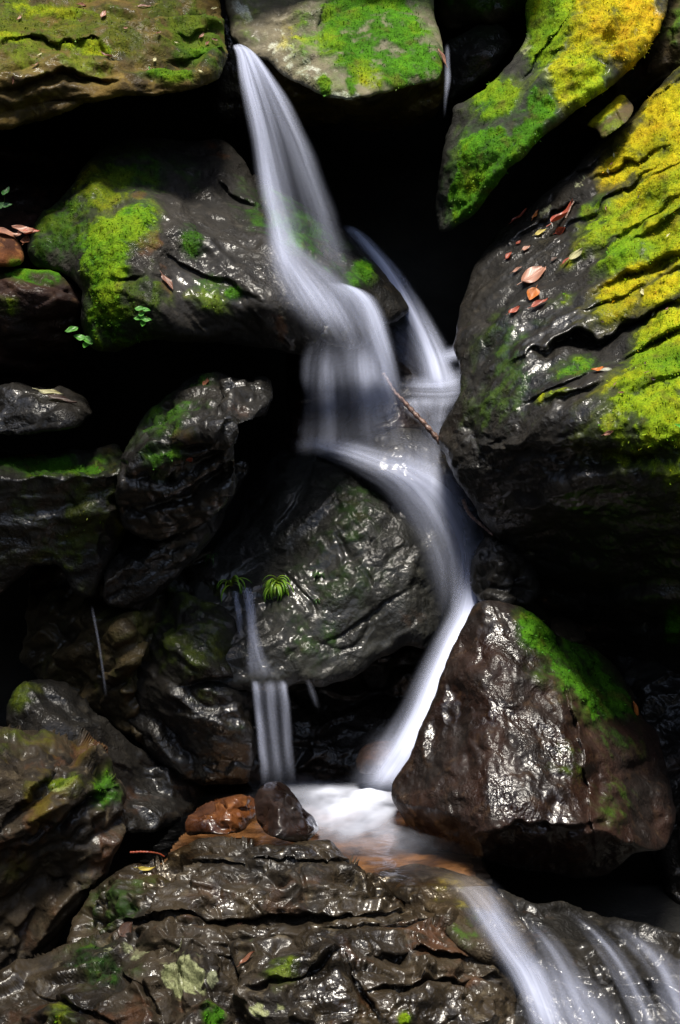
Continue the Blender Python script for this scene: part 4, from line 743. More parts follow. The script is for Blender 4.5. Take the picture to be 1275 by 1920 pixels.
def sheet(name, rows, nv=120, nu=40, thick=0.012, bulge=0.04, seed=0, wob=0.008, soft=1.0, fade=(.16, .2), gain=.55, grow=.16):
    """rows: (xl, yl, dl, xr, yr, dr, (densities across)); a lens-shaped body of water"""
    rows = [((r[0]-(r[3]-r[0])*grow), r[1]-(r[4]-r[1])*grow, r[2]-(r[5]-r[2])*grow, r[3]+(r[3]-r[0])*grow, r[4]+(r[4]-r[1])*grow, r[5]+(r[5]-r[2])*grow, r[6]) for r in rows]
    nd = len(rows[0][6]); R = cr([[*r[:6], *r[6]] for r in rows], nv)
    u = np.linspace(0, 1, nu); L = W(R[:, 0], R[:, 1], R[:, 2]); Rr = W(R[:, 3], R[:, 4], R[:, 5])
    P = L[:, None]*(1-u)[None, :, None]+Rr[:, None]*u[None, :, None]
    prof = np.sin(np.pi*u)
    P[..., 1] -= bulge*prof[None]
    wd = np.linalg.norm(Rr-L, axis=1)
    arc = np.concatenate([[0], np.cumsum(np.linalg.norm(np.diff((L+Rr)/2, axis=0), axis=1))])
    fl = np.stack([(u[None]-0.5)*wd.mean()*np.ones((nv, 1)), arc[:, None]*np.ones((1, nu)), np.full((nv, nu), seed*3.1)], -1)
    fl[..., 0] += 0.022*fbm(np.stack([fl[..., 0].ravel()*5, fl[..., 1].ravel()*1.6, np.full(nv*nu, seed*4.4)], 1), 1.0, 2, .5, seed).reshape(nv, nu)
    P[..., 1] += wob*fbm(np.stack([fl[..., 0].ravel()*1.0, fl[..., 1].ravel()*0.12, np.full(nv*nu, seed*2.2)], 1), 26, 3, .5, seed).reshape(nv, nu)
    dk = R[:, 6:]; t = u*(nd-1); i = np.minimum(t.astype(int), nd-2); f = t-i; f = f*f*(3-2*f)
    dens = np.clip(dk[:, i]*(1-f)+dk[:, i+1]*f, 0, 1)*edge_fade(u, nv, soft, seed)
    vv = np.linspace(0, 1, nv)[:, None]; dens = dens**1.25*gain*sstep(0, fade[0], vv)*sstep(0, fade[1], 1-vv)
    half = thick*np.sqrt(np.clip(1-(2*u-1)**2, 0, 1))
    A = P.copy(); B = P.copy(); A[..., 1] -= half[None]; B[..., 1] += half[None]
    V = np.concatenate([A.reshape(-1, 3), B.reshape(-1, 3)]); n = nv*nu; ix = np.arange(n).reshape(nv, nu)
    q = np.stack([ix[:-1, :-1], ix[1:, :-1], ix[1:, 1:], ix[:-1, 1:]], -1).reshape(-1, 4)
    ends = []
    for k in range(nv-1): ends += [[ix[k, 0], ix[k, 0]+n, ix[k+1, 0]+n, ix[k+1, 0]], [ix[k, -1], ix[k+1, -1], ix[k+1, -1]+n, ix[k, -1]+n]]
    Fq = np.concatenate([q, q[:, ::-1]+n, np.array(ends)])
    dn = np.concatenate([dens.ravel(), dens.ravel()*0.8]); ff = np.concatenate([fl.reshape(-1, 3)]*2)
    return tag(mesh_obj(name, V, Fq, M_WATER, None, True, {'dens': ('FLOAT', dn), 'flow': ('FLOAT_VECTOR', ff)}), kind='structure')

# upper leap: a fan with two bright rims
sheet('waterfall', [
    (436, 88, 4.66, 466, 92, 4.66, (.3, .8, .9, .9, .9, .8, .5)),
    (443, 108, 4.56, 490, 112, 4.56, (.4, .8, .85, .85, .9, .9, .6)),
    (449, 170, 4.46, 532, 170, 4.48, (.4, .8, .6, .38, .45, .75, .75)),
    (459, 250, 4.38, 580, 255, 4.44, (.3, .72, .4, .2, .24, .55, .85)),
    (470, 330, 4.31, 612, 330, 4.42, (.25, .62, .32, .14, .16, .4, .85)),
    (482, 400, 4.24, 636, 400, 4.41, (.3, .62, .3, .10, .10, .3, .75)),
    (492, 450, 4.16, 652, 450, 4.38, (.35, .65, .3, .08, .10, .25, .6)),
    (500, 500, 4.06, 670, 510, 4.28, (.3, .65, .3, .10, .12, .25, .55)),
    (512, 545, 3.99, 692, 560, 4.14, (.2, .4, .2, .12, .15, .2, .3))], nv=160, nu=56, seed=1, bulge=0.03, fade=(.03, .3), gain=.56, soft=.5, grow=.06)
# spread over the boulder
sheet('waterfall', [
    (485, 400, 4.2, 525, 400, 4.2, (.0, .3, .4, .3, 0)),
    (495, 455, 4.08, 560, 450, 4.1, (.1, .5, .6, .4, .1)),
    (502, 510, 4.0, 640, 520, 4.1, (.15, .5, .7, .45, .3)),
    (520, 560, 3.96, 690, 560, 4.06, (.15, .5, .7, .6, .5)),
    (545, 600, 3.95, 715, 600, 4.04, (.1, .3, .6, .6, .5)),
    (575, 640, 3.96, 735, 650, 4.04, (.05, .15, .4, .5, .4)),
    (590, 680, 3.98, 745, 690, 4.04, (.0, .05, .2, .25, .2))], nv=110, nu=50, seed=2, bulge=0.02, fade=(.35, .45), gain=.44)
# arc to the lower right
sheet('waterfall', [
    (600, 530, 4.06, 650, 535, 4.08, (.0, .4, .5, .5, .1)),
    (620, 545, 4.0, 690, 550, 4.02, (.1, .4, .6, .8, .3)),
    (650, 590, 3.98, 715, 580, 4.0, (.1, .35, .5, .9, .4)),
    (672, 650, 3.98, 738, 650, 4.0, (.1, .3, .45, .8, .3)),
    (690, 710, 4.0, 752, 710, 4.02, (.1, .25, .4, .6, .2)),
    (705, 770, 4.04, 765, 770, 4.06, (.08, .2, .3, .4, .15)),
    (715, 825, 4.1, 775, 815, 4.14, (.0, .1, .15, .15, .0))], nv=110, nu=36, seed=3)
# thin veil
sheet('waterfall', [
    (575, 625, 3.97, 725, 620, 3.98, (.0, .1, .12, .25, .12, .2, .1)),
    (563, 680, 3.95, 738, 680, 3.96, (.3, .12, .3, .18, .36, .2, .2)),
    (560, 735, 3.96, 748, 735, 3.97, (.33, .10, .28, .12, .3, .2, .2)),
    (558, 790, 4.0, 758, 790, 4.02, (.3, .10, .24, .12, .28, .18, .15)),
    (555, 835, 4.1, 765, 825, 4.12, (.25, .15, .25, .2, .25, .2, .15)),
    (550, 860, 4.2, 770, 848, 4.2, (.0, .1, .1, .1, .1, .1, .0))], nv=90, nu=70, seed=4, bulge=.02, wob=.012, gain=.72, grow=.03, soft=.35, fade=(.3, .25))
# back strand behind the ridge
sheet('waterfall', [
    (636, 425, 4.75, 672, 428, 4.75, (.0, .2, .3, .2, 0)),
    (672, 462, 4.7, 704, 460, 4.7, (.2, .6, .6, .4, .1)),
    (712, 520, 4.68, 752, 515, 4.68, (.3, .8, .8, .5, .2)),
    (748, 590, 4.66, 800, 590, 4.66, (.3, .7, .8, .5, .15)),
    (775, 650, 4.65, 838, 660, 4.65, (.3, .6, .8, .5, .1)),
    (788, 700, 4.64, 856, 710, 4.64, (.3, .6, .8, .6, .2)),
    (790, 735, 4.64, 866, 745, 4.64, (.0, .4, .6, .4, .1))], nv=100, nu=34, seed=5, bulge=.05, grow=.3, gain=.75, fade=(.1, .15))
sheet('waterfall', [
    (700, 600, 4.72, 790, 610, 4.72, (.0, .1, .15, .2, .1)),
    (712, 650, 4.72, 820, 650, 4.72, (.1, .25, .3, .35, .2)),
    (720, 700, 4.7, 850, 700, 4.7, (.1, .25, .25, .4, .3)),
    (735, 740, 4.66, 870, 740, 4.66, (.0, .1, .2, .2, .1))], nv=60, nu=36, seed=6, gain=1.1)
# small catch basin with a bright lip, and the trickle below it
sheet('waterfall', [
    (725, 700, 4.62, 725, 750, 4.56, (.0, .2, .3, .2, .0)), (770, 702, 4.62, 770, 760, 4.54, (.1, .8, 1, .8, .1)), (830, 698, 4.6, 830, 765, 4.52, (.1, .9, 1, .9, .2)), (880, 680, 4.58, 880, 765, 4.5, (.2, .9, 1, .9, .2))], nv=50, nu=20, seed=7, bulge=0.0, thick=.003, soft=2.2, fade=(.6, .05), gain=.9)
sheet('waterfall', [(815, 655, 4.66, 815, 690, 4.62, (.0, .1, .2, .1, 0)), (840, 648, 4.64, 842, 685, 4.6, (.1, .6, .7, .4, .1)), (880, 640, 4.62, 880, 675, 4.58, (.1, .7, .9, .6, .1))], nv=40, nu=18, seed=8, bulge=.01)
sheet('waterfall', [(745, 745, 4.56, 860, 745, 4.54, (.2, .45, .5, .5, .5)), (760, 775, 4.5, 845, 775, 4.5, (.1, .3, .2, .4, .5)), (790, 800, 4.45, 835, 800, 4.45, (.1, .2, .2, .5, .4)), (815, 840, 4.4, 850, 840, 4.4, (.1, .2, .3, .4, .3))], nv=50, nu=36, seed=9, bulge=.02)
# sweep across the shelf to the right
sheet('waterfall', [
    (530, 826, 4.38, 545, 850, 4.34, (.0, .05, .1, .1, .0)),
    (595, 814, 4.36, 585, 852, 4.32, (.1, .35, .45, .3, .1)),
    (665, 824, 4.32, 635, 872, 4.3, (.1, .4, .45, .35, .1)),
    (740, 842, 4.28, 685, 900, 4.27, (.1, .4, .5, .4, .15)),
    (810, 862, 4.24, 725, 932, 4.25, (.15, .5, .65, .45, .2)),
    (870, 892, 4.22, 752, 975, 4.23, (.2, .6, .65, .45, .15)),
    (905, 945, 4.24, 776, 1020, 4.2, (.25, .55, .55, .4, .12)),
    (920, 1005, 4.24, 796, 1065, 4.17, (.3, .5, .45, .35, .1)),
    (915, 1060, 4.2, 808, 1110, 4.13, (.4, .6, .4, .25, .08)),
    (900, 1110, 4.16, 815, 1150, 4.11, (.5, .7, .4, .2, .05)),
    (885, 1165, 4.1, 812, 1195, 4.09, (.3, .5, .3, .1, .0))], nv=150, nu=40, seed=10, bulge=.03, gain=.54, soft=1.15)
sheet('waterfall', [(690, 800, 4.3, 845, 780, 4.42, (.0, .1, .15, .2, .1)), (690, 840, 4.25, 860, 830, 4.34, (.0, .15, .25, .3, .2)), (680, 885, 4.22, 885, 885, 4.24, (.05, .25, .35, .35, .2)), (700, 930, 4.22, 905, 935, 4.22, (.0, .15, .25, .2, .1)), (740, 990, 4.2, 915, 1000, 4.2, (.0, .1, .15, .1, .0))], nv=70, nu=50, seed=27, bulge=.02, gain=.5, grow=.0, soft=1.1, fade=(.4, .4))
# chute behind the pyramid boulder
sheet('waterfall', [
    (856, 1050, 4.2, 900, 1060, 4.2, (.0, .2, .5, .6, .2)),
    (850, 1100, 4.16, 905, 1110, 4.16, (.1, .4, .8, .9, .3)),
    (836, 1150, 4.1, 900, 1160, 4.08, (.1, .5, .9, 1, .7)),
    (810, 1200, 4.04, 880, 1215, 4.0, (.1, .6, 1, 1, .7)),
    (782, 1260, 4.0, 860, 1280, 3.96, (.15, .7, 1, 1, .7)),
    (757, 1320, 3.97, 838, 1345, 3.92, (.2, .7, 1, 1, .7)),
    (722, 1380, 3.97, 818, 1400, 3.9, (.2, .6, 1, 1, .7)),
    (680, 1435, 4.0, 795, 1450, 3.92, (.1, .4, .9, 1, .7)),
    (640, 1475, 4.0, 780, 1495, 3.92, (.0, .3, .5, .5, .1))], nv=150, nu=40, seed=11, bulge=.05, thick=.02, gain=.95)
sheet('waterfall', [
    (700, 1345, 4.2, 800, 1345, 4.1, (.0, .05, .2, .3, .2)), (680, 1385, 4.2, 790, 1390, 4.08, (.05, .2, .3, .5, .4)), (665, 1430, 4.14, 780, 1435, 4.06, (.1, .2, .35, .5, .5)), (640, 1470, 4.1, 770, 1475, 4.04, (.0, .2, .3, .3, .1))], nv=60, nu=36, seed=12, bulge=.03, fade=(.5, .2), soft=1.6)
# left trickle and its veil
def ride(name, cols, key, lift, **kw):     # a trickle that follows the rock it runs over
    rows = []
    for x0, x1, y, dn in cols:
        dl = spot(key, x0, y)[0][1]-CAMY; dr = spot(key, x1, y)[0][1]-CAMY
        rows.append((x0, y, dl-lift, x1, y, dr-lift, dn))
    sheet(name, rows, **kw)
ride('waterfall', [(450, 474, 1098, (.0, .3, .6, .4, .1)), (456, 480, 1130, (.1, .4, .6, .6, .1)), (461, 485, 1180, (.1, .4, .5, .4, .05)), (462, 500, 1230, (.1, .35, .4, .3, .1)), (462, 528, 1275, (.15, .35, .3, .35, .2))], 'central', .02, nv=80, nu=24, seed=13, bulge=.012, thick=.004, gain=.62, fade=(.12, .2))
ride('waterfall', [(434, 449, 1105, (.0, .3, .4, .3, .0)), (441, 456, 1150, (.0, .3, .35, .3, .0)), (446, 460, 1200, (.0, .1, .1, .1, .0))], 'central', .02, nv=40, nu=14, seed=14, bulge=.008, thick=.004)
sheet('waterfall', [(466, 1268, 4.1, 538, 1272, 4.1, (.0, .1, .03, .1, .05, .1, .0)), (471, 1288, 4.06, 542, 1288, 4.06, (.1, .6, .12, .45, .15, .5, .1)), (477, 1340, 4.06, 546, 1340, 4.06, (.1, .6, .12, .4, .1, .42, .1)), (483, 1400, 4.06, 550, 1400, 4.06, (.1, .55, .1, .35, .1, .38, .1)), (487, 1440, 4.06, 554, 1440, 4.06, (.1, .5, .14, .35, .14, .35, .1)), (487, 1476, 4.06, 558, 1476, 4.06, (.0, .3, .2, .25, .2, .2, .0))], nv=80, nu=60, seed=15, bulge=.02, gain=.46, soft=.3, grow=.05, fade=(.22, .4))
sheet('waterfall', [(570, 1272, 4.1, 582, 1272, 4.1, (.0, .1, .15, .1, .0)), (578, 1300, 4.08, 594, 1300, 4.08, (.0, .15, .2, .15, .0)), (588, 1330, 4.08, 604, 1330, 4.08, (.0, .02, .03, .02, .0))], nv=30, nu=12, seed=16, bulge=.005, thick=.004, gain=.18)
# top trickle and the single thread at the left
sheet('waterfall', [(833, 84, 4.66, 843, 84, 4.66, (.0, .3, .4, .3, .0)), (833, 120, 4.64, 845, 120, 4.64, (.0, .25, .3, .3, .0)), (833, 150, 4.62, 846, 150, 4.62, (.1, .5, .6, .5, .1)), (831, 185, 4.6, 840, 185, 4.6, (.0, .3, .3, .2, .0)), (829, 225, 4.6, 836, 225, 4.6, (.0, .05, .05, .03, .0))], nv=50, nu=14, seed=17, bulge=.01, thick=.005, gain=.4)
sheet('waterfall', [(169, 1135, 3.98, 175, 1135, 3.98, (.0, .16, .2, .16, 0)), (181, 1200, 3.98, 187, 1200, 3.98, (.0, .16, .2, .16, 0)), (189, 1250, 3.98, 195, 1250, 3.98, (.0, .16, .2, .16, 0)), (196, 1310, 3.98, 203, 1310, 3.98, (.0, .05, .05, .05, 0))], nv=50, nu=10, seed=18, bulge=.0, thick=.003, wob=0, gain=.35)
# pool: one level sheet
ZP = W(0, 1540, 3.75)[2]
def pool():
    xs = np.arange(215, 1000, 4.0); ys = np.arange(1430, 1672, 3.0); X, Y = np.meshgrid(xs, ys)
    D = (CAMZ-ZP)*F/(Y-960); P = W(X, Y, D).reshape(-1, 3)
    def bl(x, y, rx, ry, s): return s*np.exp(-((X-x)/rx)**2-((Y-y)/ry)**2)
    d = bl(650, 1502, 115, 44, .55)+bl(665, 1500, 80, 36, .8)+bl(580, 1480, 60, 18, .55)+bl(640, 1555, 60, 34, .35)+bl(700, 1478, 60, 26, .8)+bl(720, 1565, 60, 40, .45)+bl(760, 1610, 60, 30, .12)+bl(620, 1540, 50, 30, .3)
    d = 0.40*d**1.3; d *= 1+1.1*fbm(np.stack([(X.ravel()+0.5*Y.ravel())/55, Y.ravel()/30, 0*X.ravel()], 1), 1, 3).reshape(X.shape)
    d = d*sstep(1434, 1482, Y+18*np.sin(X/37.0))
    P[:, 2] += 0.006*fbm(P, 9, 3, .5, 4)+0.012*np.clip(d.ravel()-0.3, 0, 1)
    ix = np.arange(X.size).reshape(X.shape)
    Fq = np.stack([ix[:-1, :-1], ix[1:, :-1], ix[1:, 1:], ix[:-1, 1:]], -1).reshape(-1, 4)
    PL = np.array([(250, 1625), (330, 1540), (380, 1470), (460, 1432), (820, 1432), (900, 1600), (930, 1662), (760, 1662), (690, 1640), (640, 1612), (520, 1605), (330, 1612)], float)
    inn = seg_dist(X.ravel(), Y.ravel(), PL)[3]; Fq = Fq[inn[Fq].all(1)]
    tag(mesh_obj('pool_water', P, Fq, M_POOL, None, True, {'dens': ('FLOAT', np.clip(d, 0, 1))}), kind='structure')
    bp = P.copy(); bp[:, 1] = CAMY+(bp[:, 1]-CAMY)*1.0+0.10; bp[:, 2] = ZP-0.065+0.03*fbm(bp, 5, 4, .55, 8)-0.12*sstep(1592, 1640, Y.ravel())
    tag(mesh_obj('pool_bed', bp, Fq, M_BED), kind='structure')
pool()
# lower stream
sheet('stream', [(740, 1620, 3.36, 860, 1622, 3.36, (.0, .1, .15, .1, .0)), (800, 1645, 3.26, 905, 1640, 3.3, (.0, .1, .3, .2, .0)), (850, 1680, 3.16, 940, 1670, 3.24, (.05, .3, .5, .2, .05)), (885, 1730, 3.08, 980, 1720, 3.16, (.1, .45, .5, .15, .1)), (920, 1780, 3.03, 1010, 1770, 3.1, (.1, .5, .4, .25, .1)), (945, 1815, 3.0, 1040, 1812, 3.04, (.3, .6, .5, .4, .1)), (968, 1860, 2.97, 1060, 1860, 3.0, (.3, .7, .6, .4, .15)), (985, 1920, 2.94, 1085, 1920, 2.96, (.3, .7, .6, .45, .2)), (1000, 2000, 2.9, 1100, 2000, 2.92, (.3, .6, .5, .4, .1))], nv=120, nu=40, seed=20, bulge=.02)
for rows_, sd_ in (
    ([(960, 1715, 3.2, 1000, 1712, 3.24), (990, 1760, 3.12, 1050, 1752, 3.15), (1018, 1810, 3.05, 1085, 1800, 3.08), (1045, 1870, 2.99, 1110, 1862, 3.0), (1065, 1935, 2.95, 1130, 1930, 2.95), (1080, 2000, 2.9, 1150, 2000, 2.9)], 21),
    ([(1045, 1705, 3.3, 1075, 1700, 3.33), (1085, 1750, 3.16, 1135, 1738, 3.22), (1120, 1800, 3.08, 1180, 1785, 3.13), (1150, 1855, 3.0, 1215, 1840, 3.05), (1180, 1920, 2.95, 1250, 1905, 2.98), (1200, 1990, 2.9, 1280, 1980, 2.92)], 22),
    ([(1120, 1725, 3.36, 1160, 1722, 3.38), (1160, 1770, 3.2, 1230, 1758, 3.25), (1195, 1820, 3.08, 1275, 1800, 3.14), (1220, 1880, 3.0, 1310, 1860, 3.05), (1235, 1950, 2.94, 1340, 1940, 2.96)], 24),
    ([(1215, 1770, 3.3, 1330, 1775, 3.3), (1222, 1820, 3.1, 1345, 1825, 3.1), (1220, 1880, 3.02, 1350, 1880, 3.02), (1212, 1960, 2.94, 1345, 1960, 2.94)], 23)):
    sheet('stream', [(*r, (.0, .36, .14, .32, .16, .26, .0)) for r in rows_], nv=90, nu=60, seed=sd_, bulge=.02, gain=.5, soft=1.1, grow=.0, fade=(.35, .2))
sheet('stream', [(1000, 1800, 3.1, 1080, 1790, 3.12, (.0, .2, .25, .2, .0)), (1010, 1850, 3.02, 1140, 1840, 3.05, (.1, .35, .35, .25, .0)), (1030, 1920, 2.96, 1200, 1910, 2.98, (.1, .45, .45, .4, .1)), (1040, 2000, 2.9, 1240, 2000, 2.9, (.1, .4, .4, .3, .1))], nv=60, nu=40, seed=25, bulge=.02, gain=.45, grow=.0, fade=(.4, .1))

# ------------------------------------------------------------------ fallen leaves
def leaf_mesh(name, length, width, mat, curl=0.25, fold=0.25, tip=1.6, stalk=True, parent=None, M=None):
    nv, nu = 22, 11; V = []; uv = []
    for i in range(nv):
        t = i/(nv-1); w = width*0.5*(math.sin(math.pi*min(1, t**0.8))**0.8)*(1-0.25*t**tip)
        for j in range(nu):
            s = j/(nu-1)*2-1
            V.append((s*w, (t-0.5)*length, fold*abs(s)*w+curl*length*((t-0.5)**2)*1.3+0.05*length*math.sin(7*t+3*s+length*900)*abs(s))); uv.append((s*w/width*2, t, 0))
    Fq = [(i*nu+j, i*nu+j+1, (i+1)*nu+j+1, (i+1)*nu+j) for i in range(nv-1) for j in range(nu-1)]
    if stalk:
        b = len(V); r = length*0.013
        for k in range(5):
            t = k/4
            for a in range(4): V.append((r*math.cos(a*1.571), -length*(0.49+0.22*t), r*math.sin(a*1.571)+curl*length*0.25*(1+t*0.4))); uv.append((0, 0, 0))
        Fq += [(b+k*4+a, b+k*4+(a+1) % 4, b+(k+1)*4+(a+1) % 4, b+(k+1)*4+a) for k in range(4) for a in range(4)]
    V = np.array(V)
    if M is not None: V = np.array([tuple(M @ Vector(v)) for v in V])
    return mesh_obj(name, V, Fq, mat, parent, True, {'leafuv': ('FLOAT_VECTOR', np.array(uv))})

def frame(n, ang):
    """rotation that lays a leaf on a surface with its tip pointing at ang degrees on the picture (0 right, 90 up)"""
    n = Vector(n).normalized(); d = Vector((math.cos(math.radians(ang)), 0, math.sin(math.radians(ang))))
    y = d-n*d.dot(n); y.normalize(); x = y.cross(n)
    return Matrix((x, y, n)).transposed().to_4x4()

def fallen(key, px, py, ang, L, Wd, mat, label, group='fallen leaves on the rocks', curl=.25, fold=.25, lift=.006, tilt=0.0):
    p, n = spot(key, px, py); dpt = p[1]-CAMY; s = dpt/F
    o = leaf_mesh('leaf', L*s, Wd*s, LEAFM[mat], curl, fold)
    n2 = (Vector(n)*(1-tilt)+Vector((0, -1, .2))*(tilt+.15)).normalized()
    o.matrix_world = Matrix.Translation(Vector(p)+n2*lift) @ frame(n2, ang)
    return tag(o, label, 'leaf', group)

LV = [
 ('right', 1005, 517, 48, 62, 42, 'pink_brown', 'largest pinkish brown leaf on the big right boulder', .1, .12),
 ('right', 998, 556, 250, 32, 26, 'orange', 'orange brown leaf touching the lower tip of the largest leaf', .3, .4),
 ('right', 1012, 574, 40, 38, 14, 'red', 'folded reddish leaf just right of and below the orange brown leaf', .3, .6),
 ('right', 966, 585, 35, 26, 14, 'red', 'small red leaf lowest and leftmost under the largest leaf', .2, .3),
 ('right', 1062, 405, 62, 62, 20, 'red', 'long curled dark red leaf standing in a crack of the right boulder', .5, .9),
 ('right', 1053, 432, 25, 26, 16, 'red', 'small red leaf at the lower end of the curled leaf', .2, .2),
 ('right', 1083, 476, 30, 34, 15, 'cream', 'pale yellow leaf near the middle of the right boulder', .2, .2),
 ('right', 1066, 490, 40, 24, 7, 'red', 'narrow red leaf tucked under the pale yellow leaf', .2, .4),
 ('right', 1014, 437, 35, 26, 10, 'yellow', 'small dull yellow leaf left of the curled leaf', .2, .3),
 ('right', 974, 458, 60, 12, 9, 'red', 'tiny red leaf fragment highest of the three specks left of the largest leaf', .1, .2),
 ('right', 988, 468, 40, 18, 11, 'pink_brown', 'tiny pink leaf fragment just right of the tiny red speck', .2, .2),
 ('right', 955, 482, 60, 18, 11, 'red', 'small brown red leaf left of the pink fragment', .1, .3),
 ('right', 970, 507, 30, 22, 8, 'pink_brown', 'narrow pink leaf pointing at the largest leaf', .1, .3),
 ('right', 978, 407, 30, 36, 10, 'red', 'thin red leaf lying along the upper edge of the right boulder', .2, .5),
 ('right', 1005, 404, 60, 20, 9, 'orange', 'small orange leaf near the upper edge of the right boulder', .1, .4),
 ('right', 1040, 487, 20, 14, 10, 'dull_brown', 'dull brown leaf scrap above right of the largest leaf', .1, .2),
 ('right', 1122, 698, 160, 24, 16, 'orange', 'bright orange leaf on the wet ledge below the deep crack', .3, .3),
 ('right', 1143, 810, 20, 20, 9, 'pink_brown', 'small pale brown leaf on the dark mossy lower side of the right boulder', .2, .3),
 ('right', 1208, 550, -60, 20, 8, 'cream', 'small cream leaf on the yellow moss ledge', .2, .3),
 ('right', 1228, 592, -70, 12, 7, 'cream', 'tiny cream leaf scrap below the yellow moss ledge', .2, .3),
 ('midleft', 357, 858, 60, 16, 14, 'red', 'bright red leaf scrap on the dark shelf left of the waterfall', .1, .2),
 ('midleft', 387, 718, 85, 34, 11, 'brown', 'upright brown leaf on the top of the dark shelf', .1, .4),
 ('leaflodge', 95, 738, -28, 54, 14, 'cream', 'pale yellow long leaf lying in the dark left hollow', .1, .2),
 ('leaflodge', 118, 752, -25, 60, 14, 'dull_brown', 'dark brown leaf under the pale yellow leaf in the left hollow', .1, .2),
 ('left', 313, 532, -75, 42, 16, 'brown', 'russet fern like leaf stuck on the rounded left boulder', .1, .3),
 ('leftshelf', 60, 858, 20, 24, 14, 'brown', 'dark red brown leaf on the mossy flat top at the left', .1, .2),
 ('pyramid', 1186, 1330, 70, 28, 20, 'orange', 'rust orange leaf on the mossy shoulder of the pyramid boulder', .3, .4),
 ('ledgeback', 280, 1622, 10, 34, 9, 'yellow', 'bright yellow curled leaf on the ledge left of the pool', .9, .3),
 ('ledgeleft', 240, 1745, 60, 34, 32, 'dull_brown', 'round dark brown leaf lying in the gap of the front ledge', .1, .1),
 ('ledgeright', 467, 1800, 65, 36, 18, 'brown', 'rust brown leaf stuck in the crack between the front ledges', .1, .4),
 ('ledgeright', 420, 1728, 5, 40, 10, 'pink_brown', 'wet shiny reddish leaf in the slot between the ledges', .1, .3),
 ('lichen', 826, 108, 110, 34, 14, 'pink_brown', 'pinkish leaf hanging beside the tiny top trickle', .1, .3),
 ('slab', 196, 30, 80, 20, 12, 'pink_brown', 'small pinkish leaf on the top left mossy boulder', .1, .3),
 ('slab', 270, 15, 10, 26, 10, 'brown', 'brown leaf near the upper edge of the top left boulder', .1, .3),
 ('slab', 155, 12, -45, 26, 9, 'brown', 'thin brown leaf at the very top of the top left boulder', .1, .3),
 ('slab', 200, 108, -60, 34, 7, 'brown', 'dry narrow leaf hanging under the yellow moss strip', .2, .4),
 ('slab', 289, 115, 60, 11, 7, 'cream', 'tiny cream leaf scrap low on the top left boulder', .1, .3),
 ('pebbleleft', 14, 436, 20, 50, 26, 'pink_brown', 'pale pink dead leaf lying on the tan stone at the left edge', .2, .3),
]
for L in LV: fallen(*L[:8], curl=L[8], fold=L[9])
for px, py, ang, Ln, Wd, mat, lab in [(42, 432, 160, 44, 24, 'pink_brown', 'curled pink dead leaf above the tan stone'), (58, 436, 30, 36, 20, 'red', 'dark red dead leaf beside the rounded mossy boulder'), (48, 452, 80, 30, 18, 'brown', 'brown dead leaf wedged low beside the tan stone')]:
    o = leaf_mesh('leaf', Ln*4.2/F, Wd*4.2/F, LEAFM[mat], .3, .4)
    o.matrix_world = Matrix.Translation(Vector(W(px, py, 4.24))) @ frame((0.1, -.6, .7), ang); tag(o, lab, 'leaf', 'dead leaves by the tan stone')

rl = random.Random(21)
for k in range(14):
    fallen('slab', rl.uniform(8, 405), rl.uniform(8, 150), rl.uniform(0, 360), rl.uniform(9, 17), rl.uniform(3, 6), rl.choice(['brown', 'cream', 'pink_brown']), 'tiny dry leaf scrap or needle caught in the moss of the top left boulder', 'dry scraps in the moss of the top left boulder', .2, .4)
for k in range(14):
    fallen('right', rl.uniform(1130, 1270), rl.uniform(260, 760), rl.uniform(0, 360), rl.uniform(8, 14), rl.uniform(3, 5), rl.choice(['brown', 'cream', 'dull_brown']), 'tiny dry scrap caught in the yellow moss of the right boulder', 'dry scraps in the yellow moss of the right boulder', .2, .4)

# ------------------------------------------------------------------ twigs
def tube(name, pts, rad, mat, label=None, cat=None, parent=None, seed=1):
    p = cr(pts, 40); c = W(p[:, 0], p[:, 1], p[:, 2]); k = 8; V = []
    c += 0.004*np.stack([fbm(c, 14, 3, .5, seed+q) for q in range(3)], 1)
    for i in range(40):
        t = c[min(i+1, 39)]-c[max(i-1, 0)]; t /= np.linalg.norm(t); a = np.cross(t, (0, 1, .2)); a /= np.linalg.norm(a); b = np.cross(t, a)
        r = rad*(1-0.45*i/39)*(1+.25*math.sin(i*2.1+seed))
        for j in range(k): V.append(c[i]+r*(a*math.cos(j*2*math.pi/k)+b*math.sin(j*2*math.pi/k)))
    Fq = [(i*k+j, i*k+(j+1) % k, (i+1)*k+(j+1) % k, (i+1)*k+j) for i in range(39) for j in range(k)]+[tuple(range(k))[::-1], tuple(39*k+j for j in range(k))]
    o = mesh_obj(name, V, Fq, mat, parent)
    return tag(o, label, cat) if label else o
tube('twig', [(832, 838, 4.12), (800, 800, 4.12), (765, 762, 4.13), (738, 732, 4.14), (720, 700, 4.16)], .0085, M_BARK, 'pale bare branch slanting down beside the right strand of the waterfall', 'branch', seed=2)
tube('twig', [(868, 936, 4.06), (880, 962, 4.05), (900, 982, 4.04), (925, 1003, 4.02)], .006, M_BARK, 'dark reddish twig sticking out under the big right boulder', 'twig', seed=4)
tube('twig', [(245, 1598, 3.46), (270, 1597, 3.45), (295, 1600, 3.44), (308, 1607, 3.42)], .003, plain_mat('red_twig_bark', (.15, .02, .01), (.35, .07, .03), 60, .35), 'thin red twig lying left of the pool', 'twig', seed=6)
tube('twig', [(1060, 410, 4.24), (1068, 395, 4.25), (1076, 378, 4.27)], .003, M_BARK, 'short dark twig beside the curled red leaf', 'twig', seed=7)

